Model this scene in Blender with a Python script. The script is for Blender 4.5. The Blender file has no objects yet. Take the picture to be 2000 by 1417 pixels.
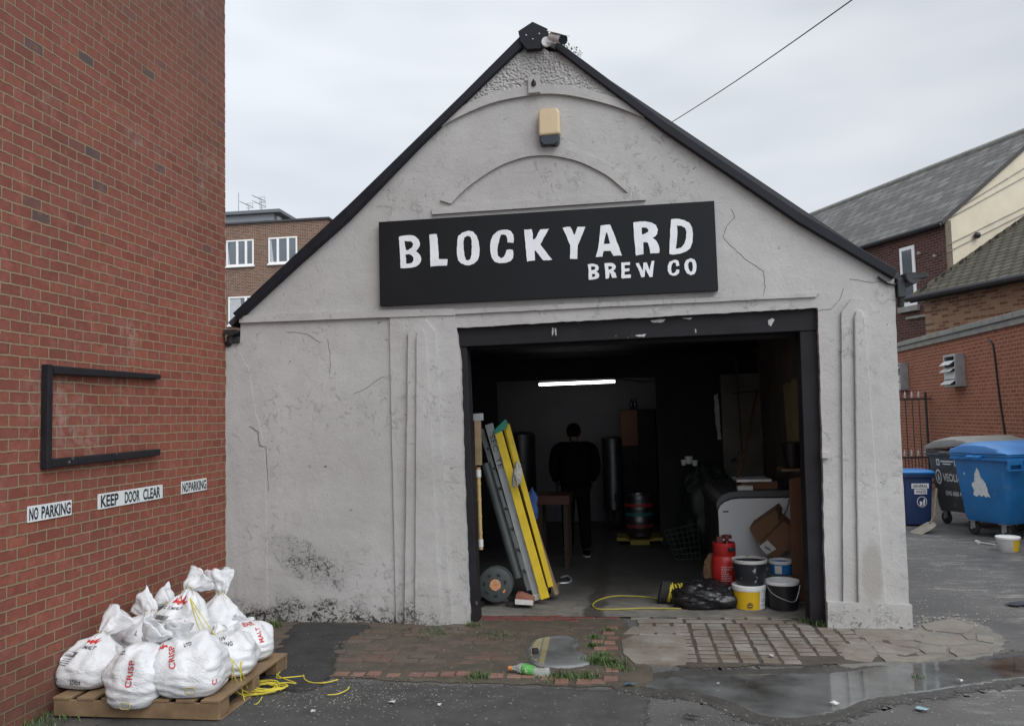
import bpy, bmesh, math, random
from mathutils import Vector, Matrix, noise
from mathutils.geometry import tessellate_polygon
R = math.radians
random.seed(7)
sc = bpy.context.scene
col = sc.collection

# ---------------------------------------------------------------- camera
FPX, PITCH, ROLL, YAW = 1601.298, 0.06547989, -0.02495799, -0.13775234
CAM = Vector((3.88941, -7.57323, 1.9))
_F = Vector((math.sin(YAW)*math.cos(PITCH), math.cos(YAW)*math.cos(PITCH), math.sin(PITCH)))
_R0 = Vector((math.cos(YAW), -math.sin(YAW), 0)); _U0 = _R0.cross(_F)
_R = math.cos(ROLL)*_R0 + math.sin(ROLL)*_U0
_U = -math.sin(ROLL)*_R0 + math.cos(ROLL)*_U0
cd = bpy.data.cameras.new('camera'); cam = bpy.data.objects.new('camera', cd); col.objects.link(cam)
cd.sensor_fit = 'HORIZONTAL'; cd.sensor_width = 36; cd.lens = FPX/2000*36
cd.clip_start = .05; cd.clip_end = 2000
m = Matrix.Identity(4)
for i in range(3):
    m[i][0], m[i][1], m[i][2], m[i][3] = _R[i], _U[i], -_F[i], CAM[i]
cam.matrix_world = m
sc.camera = cam

# ---------------------------------------------------------------- sky, sun, exposure
sc.view_settings.view_transform = 'Standard'; sc.view_settings.look = 'None'
sc.view_settings.exposure = 0.0; sc.view_settings.gamma = 1.0
SUN_EL, SUN_AZ = R(46), R(135)            # overcast: soft glow of the hidden sun from the front right
w = bpy.data.worlds.new('World'); sc.world = w; w.use_nodes = True
wn = w.node_tree; wn.nodes.clear()
def wnode(t, **k):
    n = wn.nodes.new(t)
    for a, b in k.items(): setattr(n, a, b)
    return n
sky = wnode('ShaderNodeTexSky', sky_type='NISHITA', sun_disc=False)
sky.sun_elevation = SUN_EL; sky.sun_rotation = SUN_AZ
tc = wnode('ShaderNodeTexCoord')
mp = wnode('ShaderNodeMapping'); mp.inputs['Scale'].default_value = (1, 1, 3.2)
ns = wnode('ShaderNodeTexNoise'); ns.inputs['Scale'].default_value = 2.1; ns.inputs['Detail'].default_value = 3; ns.inputs['Roughness'].default_value = .55
rp = wnode('ShaderNodeValToRGB')
rp.color_ramp.elements[0].position = .34; rp.color_ramp.elements[0].color = (6.75, 7.2, 7.85, 1)
rp.color_ramp.elements[1].position = .68; rp.color_ramp.elements[1].color = (8.9, 9.3, 9.8, 1)
mx = wnode('ShaderNodeMix', data_type='RGBA'); mx.inputs['Factor'].default_value = .94
bg = wnode('ShaderNodeBackground'); bg.inputs['Strength'].default_value = .1
wo = wnode('ShaderNodeOutputWorld')
L = wn.links.new
L(tc.outputs['Generated'], mp.inputs['Vector']); L(mp.outputs['Vector'], ns.inputs['Vector']); L(ns.outputs['Fac'], rp.inputs['Fac'])
# an overcast sky is brighter overhead and round the hidden sun
sx = wnode('ShaderNodeVectorMath', operation='DOT_PRODUCT'); L(tc.outputs['Generated'], sx.inputs[0]); sx.inputs[1].default_value = (math.sin(SUN_AZ)*.7, math.cos(SUN_AZ)*.7, .75)
mr = wnode('ShaderNodeMapRange', interpolation_type='SMOOTHSTEP'); L(sx.outputs['Value'], mr.inputs[0]); mr.inputs[1].default_value = .0; mr.inputs[2].default_value = 1.; mr.inputs[3].default_value = 1.; mr.inputs[4].default_value = 2.1
sx2 = wnode('ShaderNodeVectorMath', operation='DOT_PRODUCT'); L(tc.outputs['Generated'], sx2.inputs[0]); sx2.inputs[1].default_value = (-.30, .0, .0)
ad = wnode('ShaderNodeMath', operation='ADD'); L(mr.outputs[0], ad.inputs[0]); L(sx2.outputs['Value'], ad.inputs[1])
mu = wnode('ShaderNodeMix', data_type='RGBA', blend_type='MULTIPLY'); mu.inputs['Factor'].default_value = 1; L(rp.outputs['Color'], mu.inputs['A']); L(ad.outputs[0], mu.inputs['B'])
L(sky.outputs['Color'], mx.inputs['A']); L(mu.outputs['Result'], mx.inputs['B']); L(mx.outputs['Result'], bg.inputs['Color']); L(bg.outputs['Background'], wo.inputs['Surface'])
sd = bpy.data.lights.new("sun", "SUN"); sd.energy = 1.7; sd.angle = R(40); sd.color = (1, .97, .93)
so = bpy.data.objects.new('sun', sd); col.objects.link(so)
# direction towards the sun
sv = Vector((math.sin(SUN_AZ)*math.cos(SUN_EL), math.cos(SUN_AZ)*math.cos(SUN_EL), math.sin(SUN_EL)))
so.rotation_euler = sv.to_track_quat('Z', 'Y').to_euler()
sc.cycles.max_bounces = 8; sc.cycles.diffuse_bounces = 4

# ---------------------------------------------------------------- measuring helpers: a point seen at (x, y), found on a real plane
def ray(x, y): return _F + _R*((x-1000)/FPX) - _U*((y-708.5)/FPX)
def onp(x, y, ax, v):
    d = ray(x, y); return CAM + d*((v-CAM[ax])/d[ax])
def atX(x, y, X): return onp(x, y, 0, X)
def atY(x, y, Y): return onp(x, y, 1, Y)
def gr(x, y, z=0.0): return onp(x, y, 2, z)

# ---------------------------------------------------------------- materials
class NT:
    def __init__(s, name):
        s.m = bpy.data.materials.new(name); s.m.use_nodes = True
        s.t = s.m.node_tree; s.t.nodes.clear()
        s.out = s.t.nodes.new('ShaderNodeOutputMaterial'); s.b = s.t.nodes.new('ShaderNodeBsdfPrincipled')
        s.t.links.new(s.b.outputs['BSDF'], s.out.inputs['Surface'])
    def n(s, t, **k):
        x = s.t.nodes.new(t)
        for a, b in k.items(): setattr(x, a, b)
        return x
    def put(s, inp, v):
        if isinstance(v, bpy.types.NodeSocket): s.t.links.new(v, inp)
        elif v is not None:
            if inp.type == 'RGBA' and not hasattr(v, '__len__'): v = (v, v, v, 1)
            elif inp.type == 'RGBA' and len(v) == 3: v = (*v, 1)
            inp.default_value = v
    def set(s, **k):
        nm = dict(col='Base Color', rough='Roughness', metal='Metallic', normal='Normal', spec='Specular IOR Level', trans='Transmission Weight', ior='IOR', alpha='Alpha', emit='Emission Color', es='Emission Strength', coat='Coat Weight')
        for a, v in k.items(): s.put(s.b.inputs[nm[a]], v)
        return s.m
    def pos(s): return s.n('ShaderNodeNewGeometry').outputs['Position']
    def obj(s): return s.n('ShaderNodeTexCoord').outputs['Object']
    def island(s): return s.n('ShaderNodeNewGeometry').outputs['Random Per Island']
    def sep(s, v):
        x = s.n('ShaderNodeSeparateXYZ'); s.put(x.inputs[0], v); return x.outputs
    def comb(s, a, b, c):
        x = s.n('ShaderNodeCombineXYZ'); s.put(x.inputs[0], a); s.put(x.inputs[1], b); s.put(x.inputs[2], c); return x.outputs[0]
    def map(s, v, scale=(1, 1, 1), loc=(0, 0, 0)):
        x = s.n('ShaderNodeMapping'); s.put(x.inputs['Vector'], v); x.inputs['Scale'].default_value = scale; x.inputs['Location'].default_value = loc; return x.outputs[0]
    def noise(s, v, scale, detail=4, rough=.55, dist=0, color=False):
        x = s.n('ShaderNodeTexNoise'); s.put(x.inputs['Vector'], v)
        x.inputs['Scale'].default_value = scale; x.inputs['Detail'].default_value = detail; x.inputs['Roughness'].default_value = rough; x.inputs['Distortion'].default_value = dist
        return x.outputs['Color' if color else 'Fac']
    def voro(s, v, scale, feature='F1', out='Distance', rand=1):
        x = s.n('ShaderNodeTexVoronoi', feature=feature); s.put(x.inputs['Vector'], v); x.inputs['Scale'].default_value = scale; x.inputs['Randomness'].default_value = rand
        return x.outputs[out]
    def ramp(s, f, stops, mode='LINEAR'):
        x = s.n('ShaderNodeValToRGB'); s.put(x.inputs['Fac'], f); cr = x.color_ramp; cr.interpolation = mode
        while len(cr.elements) < len(stops): cr.elements.new(.5)
        for e, (p, c) in zip(cr.elements, stops):
            e.position = p; e.color = (c, c, c, 1) if not hasattr(c, '__len__') else (*c, 1)
        return x.outputs['Color']
    def mix(s, f, a, b, blend='MIX'):
        x = s.n('ShaderNodeMix', data_type='RGBA', blend_type=blend); s.put(x.inputs['Factor'], f); s.put(x.inputs['A'], a); s.put(x.inputs['B'], b); return x.outputs['Result']
    def math(s, op, a, b=None, clamp=False):
        x = s.n('ShaderNodeMath', operation=op); x.use_clamp = clamp; s.put(x.inputs[0], a)
        if b is not None: s.put(x.inputs[1], b)
        return x.outputs[0]
    def vadd(s, a, b, op='ADD'):
        x = s.n('ShaderNodeVectorMath', operation=op); s.put(x.inputs[0], a); s.put(x.inputs[1], b); return x.outputs[0]
    def smooth(s, v, a, b):
        x = s.n('ShaderNodeMapRange', interpolation_type='SMOOTHSTEP'); s.put(x.inputs[0], v); x.inputs[1].default_value = a; x.inputs[2].default_value = b; return x.outputs[0]
    def bump(s, h, strength=.5, dist=.01, normal=None):
        x = s.n('ShaderNodeBump'); s.put(x.inputs['Height'], h); x.inputs['Strength'].default_value = strength; x.inputs['Distance'].default_value = dist
        if normal is not None: s.put(x.inputs['Normal'], normal)
        return x.outputs[0]
    def brick(s, v, bw, rh, mortar=.01, c1=0., c2=1., cm=0., offset=.5, smooth=.15, squash=1, sqf=2):
        x = s.n('ShaderNodeTexBrick'); s.put(x.inputs['Vector'], v); x.offset = offset; x.squash = squash; x.squash_frequency = sqf
        s.put(x.inputs['Color1'], c1); s.put(x.inputs['Color2'], c2); s.put(x.inputs['Mortar'], cm)
        x.inputs['Scale'].default_value = 1; x.inputs['Mortar Size'].default_value = mortar; x.inputs['Mortar Smooth'].default_value = smooth
        x.inputs['Brick Width'].default_value = bw; x.inputs['Row Height'].default_value = rh; x.inputs['Bias'].default_value = 0
        return x.outputs['Color'], x.outputs['Fac']

def M(name, c, rough=.6, var=.18, scale=7, bump=.15, bscale=45, metal=0., spec=.5, c2=None, thr=None, dist=.004, coat=0.):
    """plain thing's material: a colour that varies a little, scuffs of c2 where given, a fine bump"""
    t = NT(name); o = t.obj()
    n1 = t.noise(o, scale, 5, .6)
    lo = tuple(x*(1-var) for x in c); hi = tuple(min(1, x*(1+var)) for x in c)
    k = t.ramp(n1, [(.3, lo), (.7, hi)])
    if c2 is not None:
        n2 = t.noise(o, scale*1.7, 8, .7)
        k = t.mix(t.ramp(n2, [(thr or .62, 0.), ((thr or .62)+.03, 1.)]), k, c2)
    rr = t.ramp(t.noise(o, scale*2, 3), [(.3, max(0, rough-.08)), (.7, min(1, rough+.08))])
    t.set(col=k, rough=rr, metal=metal, spec=spec)
    if bump: t.set(normal=t.bump(t.noise(o, bscale, 4), bump, dist))
    if coat: t.set(coat=coat)
    return t.m

def brick_mat(name, axis, bw, rh, stops, mortar_c, mortar=.011, wob=.006, bumpd=.006, dirt=.25, squash=1, big=None, eff=None):
    t = NT(name); p = t.pos(); x, y, z = t.sep(p)
    if axis == 'X': v = t.comb(y, z, 0.)
    elif axis == 'Y': v = t.comb(x, z, 0.)
    else: v = t.comb(x, y, 0.)
    nv = t.vadd(t.noise(p, 3.0, 3, color=True), (.5, .5, .5), 'SUBTRACT')
    nv2 = t.vadd(t.noise(p, 28, 2, color=True), (.5, .5, .5), 'SUBTRACT')
    v2 = t.vadd(v, t.vadd(t.map(nv, (wob*2.2,)*3), t.map(nv2, (wob,)*3)))
    tint, fac = t.brick(v2, bw, rh, mortar, squash=squash)
    if eff: tint = t.math('SUBTRACT', tint, t.math('MULTIPLY', t.math('SUBTRACT', 1., t.smooth(z, 2.2, 3.4), clamp=True), t.math('MULTIPLY', t.math('GREATER_THAN', tint, .93), .35)))
    c = t.ramp(tint, stops)
    c = t.mix(t.ramp(t.noise(p, 18, 6, .65), [(.35, 0.), (.75, .55)]), c, tuple(a*.55 for a in stops[len(stops)//2][1]))
    c = t.mix(t.ramp(t.noise(p, .55, 3), [(.4, 0.), (.7, dirt)]), c, (.06, .05, .05))
    c = t.mix(t.ramp(t.noise(p, 7, 6, .7), [(.52, 0.), (.72, .5)]), c, tuple(min(1, a*1.5+.015) for a in stops[len(stops)//2][1]))
    if eff: # shadow painted in: a broken dark line along the brick edges
        tn2, fac2 = t.brick(t.vadd(v2, (0., .0022, 0.)), bw, rh, mortar*1.75, squash=squash)
        ring = t.math('MULTIPLY', t.math('SUBTRACT', fac2, fac, clamp=True), t.ramp(t.noise(p, 16, 6, .7), [(.44, 0.), (.58, .85)]))
        c = t.mix(ring, c, (.045, .028, .025))
    mc = t.mix(t.noise(p, 9, 5), tuple(a*.75 for a in mortar_c), tuple(min(1, a*1.15) for a in mortar_c))
    k = t.mix(fac, c, mc)
    if eff: # soot and weathering high on the wall
        k = t.mix(t.math('MULTIPLY', t.smooth(t.math('ADD', z, t.math('MULTIPLY', t.noise(p, 1.2, 4), 1.6)), 3.8, 7.2), .45), k, (.085, .062, .058))
        k = t.mix(t.math('MULTIPLY', t.math('SUBTRACT', 1., t.smooth(t.math('ADD', z, t.math('MULTIPLY', t.noise(p, 2.2, 5), -.7)), -.3, .35), clamp=True), .55), k, (.07, .05, .042))
    if eff: # pale efflorescence
        k = t.mix(t.math('MULTIPLY', t.ramp(t.noise(p, .8, 2), [(.58, 0.), (.72, 1.)]), t.ramp(t.noise(p, 12, 6, .7), [(.45, 0.), (.6, eff)])), k, (.42, .36, .33))
    h = t.math('SUBTRACT', t.math('MULTIPLY', t.noise(p, 60, 5, .65), .35), fac)
    t.set(col=k, rough=.88, spec=.25, normal=t.bump(h, .9, bumpd))
    return t.m

# ---------------------------------------------------------------- mesh helpers
class MB:
    def __init__(s): s.v = []; s.f = []
    def add(s, vs, fs):
        b = len(s.v); s.v += [Vector(p) for p in vs]; s.f += [tuple(b+i for i in f) for f in fs]; return s
    def box(s, c, size, rot=None):
        hx, hy, hz = [a/2 for a in size]; c = Vector(c)
        vs = [Vector((x, y, z)) for x in (-hx, hx) for y in (-hy, hy) for z in (-hz, hz)]
        if rot is not None: vs = [rot @ p for p in vs]
        return s.add([c+p for p in vs], [(0, 1, 3, 2), (4, 6, 7, 5), (0, 4, 5, 1), (2, 3, 7, 6), (0, 2, 6, 4), (1, 5, 7, 3)])
    def span(s, a, b):
        a = Vector(a); b = Vector(b); return s.box((a+b)/2, [abs(x) for x in (b-a)])
    def bar(s, a, b, w, d, up=(0, 1, 0)):
        a = Vector(a); b = Vector(b); z = (b-a).normalized(); x = Vector(up).cross(z).normalized(); y = z.cross(x)
        rot = Matrix((x, y, z)).transposed()
        return s.box((a+b)/2, (w, d, (b-a).length), rot)
    def prism(s, pts, d):
        """extrude a planar polygon (list of 3-D points) along vector d"""
        pts = [Vector(p) for p in pts]; n = len(pts); d = Vector(d)
        tri = tessellate_polygon([pts])
        fs = [tuple(t) for t in tri] + [tuple(n+i for i in t) for t in tri] + [(i, (i+1) % n, n+(i+1) % n, n+i) for i in range(n)]
        return s.add(pts+[p+d for p in pts], fs)
    def loft(s, rings, cap0=True, cap1=True, closed=True):
        n = len(rings[0]); b = []
        for r in rings: b += r
        fs = []
        for i in range(len(rings)-1):
            for j in range(n if closed else n-1):
                k = (j+1) % n; fs.append((i*n+j, i*n+k, (i+1)*n+k, (i+1)*n+j))
        if cap0: fs.append(tuple(range(n-1, -1, -1)))
        if cap1: fs.append(tuple((len(rings)-1)*n+j for j in range(n)))
        return s.add(b, fs)
    def lathe(s, prof, c=(0, 0, 0), n=32, axis='Z', cap0=True, cap1=True):
        c = Vector(c); rings = []
        for r, h in prof:
            ring = []
            for j in range(n):
                a = 2*math.pi*j/n; u, v = r*math.cos(a), r*math.sin(a)
                ring.append(c+Vector((u, v, h) if axis == 'Z' else (u, h, v) if axis == 'Y' else (h, u, v)))
            rings.append(ring)
        return s.loft(rings, cap0, cap1)
    def tube(s, pts, r, n=8, closed=False):
        pts = [Vector(p) for p in pts]; rings = []; N = len(pts); prev = None
        for i, p in enumerate(pts):
            t = (pts[min(i+1, N-1)]-pts[max(i-1, 0)]) if not closed else (pts[(i+1) % N]-pts[i-1])
            if t.length < 1e-9: t = Vector((0, 0, 1))
            t.normalize()
            if prev is None: prev = t.orthogonal().normalized()
            x = prev - t*prev.dot(t)
            if x.length < 1e-6: x = t.orthogonal()
            x.normalize(); prev = x; y = t.cross(x)
            rr = r(i/(N-1)) if callable(r) else r
            rings.append([p+x*rr*math.cos(2*math.pi*j/n)+y*rr*math.sin(2*math.pi*j/n) for j in range(n)])
        if closed: rings.append(rings[0])
        return s.loft(rings, not closed, not closed)
    def sphere(s, c, r, n=16, k=10):
        c = Vector(c); r = Vector(r) if hasattr(r, '__len__') else Vector((r, r, r)); rings = []
        for i in range(1, k):
            a = math.pi*i/k
            rings.append([c+Vector((r.x*math.sin(a)*math.cos(2*math.pi*j/n), r.y*math.sin(a)*math.sin(2*math.pi*j/n), -r.z*math.cos(a))) for j in range(n)])
        return s.loft(rings)
    def build(s, name, mat, parent=None, loc=None, rotz=0, smooth=False, bevel=0, seg=2, world=True):
        """link as ONE mesh object; vertices are world coordinates unless world=False"""
        me = bpy.data.meshes.new(name); o = bpy.data.objects.new(name, me); col.objects.link(o)
        mtx = Matrix.Identity(4)
        if parent is not None:
            o.parent = parent; q = parent
            if world:
                while q is not None: mtx = q.matrix_basis @ mtx; q = q.parent
        elif loc is not None:
            o.location = loc; o.rotation_euler = (0, 0, rotz); mtx = o.matrix_basis.copy()
            if not world: mtx = Matrix.Identity(4)
        inv = mtx.inverted()
        me.from_pydata([inv @ v for v in s.v], [], s.f); me.validate(); me.update()
        bm = bmesh.new(); bm.from_mesh(me); bmesh.ops.recalc_face_normals(bm, faces=bm.faces); bm.to_mesh(me); bm.free()
        if mat: me.materials.append(mat)
        if smooth:
            me.polygons.foreach_set('use_smooth', [True]*len(me.polygons))
            me.set_sharp_from_angle(angle=R(38))
        if bevel:
            b = o.modifiers.new('bevel', 'BEVEL'); b.width = bevel; b.segments = seg; b.limit_method = 'ANGLE'; b.angle_limit = R(35)
        return o

def tag(o, label=None, cat=None, group=None, kind=None):
    if label: o['label'] = label
    if cat: o['category'] = cat
    if group: o['group'] = group
    if kind: o['kind'] = kind
    return o
def thing(name, label, cat, loc=(0, 0, 0), rotz=0, group=None):
    o = bpy.data.objects.new(name, None); col.objects.link(o); o.location = loc; o.rotation_euler = (0, 0, rotz); o.empty_display_size = .2
    return tag(o, label, cat, group)
def copy_tree(o, parent=None):
    c = o.copy(); col.objects.link(c); c.parent = parent
    for ch in list(o.children): copy_tree(ch, c)
    return c
def jag(pts, step, amp, closed=True, seed=0):
    """resample a 2-D outline and roughen it a little"""
    out = []; n = len(pts)
    for i in range(n if closed else n-1):
        a = Vector(pts[i]); b = Vector(pts[(i+1) % n]); k = max(1, int((b-a).length/step))
        for j in range(k):
            p = a.lerp(b, j/k); q = Vector((p.x, p.y, seed*3.7))
            d = (b-a).normalized(); nn = Vector((-d.y, d.x))
            e = amp*(noise.noise(q*9)+.8*noise.noise(q*31))
            if j: p = p+nn*e
            out.append(p)
    if not closed: out.append(Vector(pts[-1]))
    return out
def smooth_path(pts, k=6, closed=False):
    P = [Vector(p) for p in pts]; n = len(P); out = []
    for i in range(n if closed else n-1):
        p0, p1, p2, p3 = (P[(i-1) % n], P[i], P[(i+1) % n], P[(i+2) % n]) if closed else (P[max(i-1, 0)], P[i], P[i+1], P[min(i+2, n-1)])
        for j in range(k):
            t = j/k
            out.append(.5*((2*p1)+(p2-p0)*t+(2*p0-5*p1+4*p2-p3)*t*t+(3*p1-p0-3*p2+p3)*t**3))
    if not closed: out.append(P[-1])
    return out

# lettering: 2-D outlines filled (holes allowed) and given a thickness, as flat meshes in local (x, y)
def outline_mesh(splines, ext=.002):
    cu = bpy.data.curves.new('tmp', 'CURVE'); cu.dimensions = '2D'; cu.fill_mode = 'BOTH'; cu.extrude = ext
    for sp in splines:
        s = cu.splines.new('POLY'); s.points.add(len(sp)-1); s.use_cyclic_u = True
        for q, p in zip(s.points, sp): q.co = (p[0], p[1], 0, 1)
    return _curve_geo(cu)
def _curve_geo(cu):
    o = bpy.data.objects.new('tmp', cu); col.objects.link(o)
    dg = bpy.context.evaluated_depsgraph_get(); dg.update()
    me = bpy.data.meshes.new_from_object(o.evaluated_get(dg))
    vs = [v.co.copy() for v in me.vertices]; fs = [tuple(p.vertices) for p in me.polygons]
    bpy.data.objects.remove(o); bpy.data.curves.remove(cu); bpy.data.meshes.remove(me)
    return vs, fs
def text_geo(body, size=1., sx=1., ext=.0, space=1., align='LEFT', bold=0.):
    cu = bpy.data.curves.new('tmp', 'FONT'); cu.body = body; cu.size = size; cu.extrude = ext; cu.space_character = space; cu.align_x = align; cu.offset = bold
    cu.resolution_u = 3
    vs, fs = _curve_geo(cu)
    return [Vector((v.x*sx, v.y, v.z)) for v in vs], fs
def fit_text(body, wid, hei, ext=.001, space=1., bold=0.):
    """text scaled to fill wid x hei, origin at its lower left"""
    vs, fs = text_geo(body, 1, 1, 0, space, bold=bold)
    x0 = min(v.x for v in vs); x1 = max(v.x for v in vs); y0 = min(v.y for v in vs); y1 = max(v.y for v in vs)
    return [Vector(((v.x-x0)/(x1-x0)*wid, (v.y-y0)/(y1-y0)*hei, 0)) for v in vs], fs
# ================================================================ MATERIALS
def facade_mat():
    t = NT('painted render'); p = t.pos(); x, y, z = t.sep(p)
    c = t.ramp(t.noise(p, 1.1, 4), [(.3, (.375, .368, .358)), (.7, (.455, .450, .442))])
    c = t.mix(t.ramp(t.noise(p, 6, 6, .7), [(.45, 0.), (.8, .35)]), c, (.29, .285, .28))
    # worn plinth: paint off in dark flakes along the foot of the left part
    edge = t.math('ADD', z, t.math('MULTIPLY', t.math('SUBTRACT', t.noise(p, 3.2, 4), .5), -.5))
    low = t.math('SUBTRACT', 1., t.smooth(edge, .02, .30), clamp=True)
    left = t.math('SUBTRACT', 1., t.smooth(x, 1.75, 2.35))
    right = t.math('MULTIPLY', t.smooth(x, 5.4, 5.6), .45)
    side = t.math('MAXIMUM', left, right)
    crk = t.math('MULTIPLY', t.noise(p, 22, 9, .74, .9), 1.)
    flake = t.smooth(t.math('ADD', crk, t.math('MULTIPLY', t.math('MULTIPLY', low, side), .145)), .65, .69)
    # blotch above it
    dx = t.math('DIVIDE', t.math('SUBTRACT', x, .82), .42); dz = t.math('DIVIDE', t.math('SUBTRACT', t.math('ADD', z, t.math('MULTIPLY', x, .45)), .93), .2)
    rad = t.math('ADD', t.math('MULTIPLY', dx, dx), t.math('MULTIPLY', dz, dz))
    bl = t.math('SUBTRACT', 1., t.smooth(rad, .1, 1.4), clamp=True)
    fl2 = t.smooth(t.math('ADD', t.noise(t.map(p, loc=(3, 1, 2)), 44, 9, .75, .8), t.math('MULTIPLY', bl, .065)), .64, .70)
    dark = t.math('MAXIMUM', flake, t.math('MULTIPLY', fl2, bl), clamp=True)
    # crazed paint: thin crack lines where the render is blown
    wv = t.vadd(p, t.map(t.noise(p, 9, 4, .6, color=True), (.14,)*3))
    ln = t.math('SUBTRACT', 1., t.smooth(t.voro(wv, 11, 'DISTANCE_TO_EDGE'), .010, .05), clamp=True)
    ln2 = t.math('SUBTRACT', 1., t.smooth(t.voro(t.vadd(wv, (3., 1., 2.)), 24, 'DISTANCE_TO_EDGE'), .02, .08), clamp=True)
    zone = t.math('MAXIMUM', t.math('MULTIPLY', low, side), t.math('MULTIPLY', bl, .9), clamp=True)
    gate = t.ramp(t.noise(p, 6.5, 5, .65), [(.47, 0.), (.60, 1.)])
    dark = t.math('MAXIMUM', dark, t.math('MULTIPLY', t.math('MULTIPLY', t.math('MAXIMUM', ln, ln2), zone), gate), clamp=True)
    speck = t.ramp(t.voro(p, 13, 'F1'), [(.035, .55), (.06, 0.)])
    speck = t.math('MULTIPLY', speck, t.ramp(t.noise(p, 2.2, 3), [(.5, 0.), (.62, 1.)]))
    soft = t.math('MULTIPLY', t.math('MULTIPLY', low, side), t.ramp(t.noise(p, 5, 5), [(.3, .1), (.7, .6)]))
    c = t.mix(soft, c, (.20, .19, .17))
    c = t.mix(t.math('MULTIPLY', bl, .35), c, (.25, .245, .24))
    # grey damp stain on the right pier
    dx = t.math('DIVIDE', t.math('SUBTRACT', x, 5.93), .11); dz = t.math('DIVIDE', t.math('SUBTRACT', z, .48), .3)
    r2 = t.math('ADD', t.math('MULTIPLY', dx, dx), t.math('MULTIPLY', dz, dz))
    st = t.math('MULTIPLY', t.math('SUBTRACT', 1., t.smooth(t.math('ADD', r2, t.math('MULTIPLY', t.noise(p, 8, 4), .9)), .7, 1.5), clamp=True), .55)
    c = t.mix(st, c, (.26, .24, .21))
    c = t.mix(speck, c, (.17, .165, .16))
    c = t.mix(dark, c, (.045, .04, .036))
    h = t.math('ADD', t.math('MULTIPLY', t.noise(p, 5, 5, .6), .85), t.math('MULTIPLY', t.noise(p, 40, 6, .7), .22))
    pit = t.ramp(t.noise(t.map(p, loc=(5, 0, 9)), 11, 7, .7, .8), [(.56, 0.), (.62, .6), (.70, .0)])
    pm = t.ramp(t.noise(p, 1.3, 2), [(.45, 0.), (.6, 1.)])
    h = t.math('ADD', h, t.math('MULTIPLY', pit, t.math('MULTIPLY', pm, .5)))
    h = t.math('SUBTRACT', h, t.math('MULTIPLY', dark, .9))
    t.set(col=c, rough=.8, spec=.3, normal=t.bump(h, .8, .014))
    return t.m
M_FACADE = facade_mat()
def dash_mat():
    t = NT('painted pebbledash'); p = t.pos()
    h = t.voro(p, 46, 'SMOOTH_F1'); h2 = t.noise(p, 70, 4)
    c = t.mix(t.noise(p, 4, 4), (.36, .355, .35), (.45, .445, .44))
    t.set(col=c, rough=.9, spec=.2, normal=t.bump(t.math('ADD', h, t.math('MULTIPLY', h2, .3)), 1., .03)); return t.m
M_DASH = dash_mat()
M_BRICK = brick_mat('red facing brick', 'X', .178, .0765, [(.0, (.20, .060, .040)), (.3, (.235, .072, .047)), (.6, (.275, .087, .055)), (.90, (.235, .078, .056)), (.972, (.19, .075, .06)), (.99, (.10, .075, .075)), (1., (.075, .068, .072))], (.28, .20, .125), mortar=.0064, wob=.009, dirt=.25, eff=.5, bumpd=.010)
M_BRICK_RETURN = brick_mat('red facing brick return', 'Y', .178, .0765, [(.0, (.17, .058, .045)), (.6, (.245, .086, .062)), (1., (.09, .07, .075))], (.40, .31, .215), mortar=.0075)
M_BRICK_FLAT = brick_mat('brown flat block brick', 'Y', .225, .075, [(.0, (.10, .05, .035)), (.5, (.17, .085, .06)), (1., (.23, .12, .085))], (.33, .28, .22), mortar=.010)
M_BRICK_FLATX = brick_mat('brown flat block brick side', 'X', .225, .075, [(.0, (.10, .05, .035)), (.5, (.17, .085, .06)), (1., (.23, .12, .085))], (.33, .28, .22), mortar=.010)
M_BRICK_YARD = brick_mat('orange yard brick', 'X', .225, .075, [(.0, (.22, .080, .052)), (.5, (.25, .093, .060)), (1., (.285, .107, .07))], (.55, .30, .18), mortar=.005, dirt=.2)
M_BRICK_BUFF = brick_mat('mixed buff brick', 'X', .225, .075, [(.0, (.22, .10, .06)), (.45, (.30, .15, .09)), (.55, (.45, .28, .17)), (1., (.5, .33, .2))], (.33, .24, .17), mortar=.008)
def localbrick(name, bw, rh, stops, mc, mortar=.01, wob=.004, uax=0, bumpd=.01, rough=.85):
    t = NT(name); o = t.obj(); x, y, z = t.sep(o)
    v = t.comb((x, y)[uax], z, 0.) if uax < 2 else t.comb(x, y, 0.)
    v = t.vadd(v, t.map(t.vadd(t.noise(o, 6, 3, color=True), (.5, .5, .5), 'SUBTRACT'), (wob*3,)*3))
    tint, fac = t.brick(v, bw, rh, mortar)
    c = t.mix(t.noise(o, 3, 6, .65), t.ramp(tint, stops), tuple(a*.75 for a in stops[0][1]))
    c = t.mix(fac, c, mc)
    t.set(col=c, rough=rough, spec=.3, normal=t.bump(t.math('SUBTRACT', t.math('ADD', t.math('MULTIPLY', t.noise(o, 30, 4), .4), t.math('MULTIPLY', tint, .5)), fac), .9, bumpd))
    return t.m
M_SLATE = localbrick('grey roof slate', .42, .36, [(.0, (.075, .073, .070)), (.5, (.14, .136, .128)), (1., (.225, .217, .20))], (.03, .03, .03), .018, uax=2, bumpd=.03, rough=.6)
M_TILE = localbrick('mossy concrete roof tile', .3, .24, [(.0, (.07, .065, .045)), (.5, (.11, .10, .07)), (1., (.15, .135, .10))], (.02, .02, .015), .03, uax=2, bumpd=.05)
M_OLDBRICK = localbrick('dark old brick', .225, .075, [(.0, (.07, .028, .025)), (.6, (.13, .045, .038)), (1., (.17, .065, .055))], (.14, .10, .085), .011, uax=1)
M_CREAM = M('cream render', (.56, .50, .39), .85, .08, 2)
M_BLACKPAINT = M('black gloss paint', (.012, .013, .018), .5, .25, 6, .25, 30, spec=.22)
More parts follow.
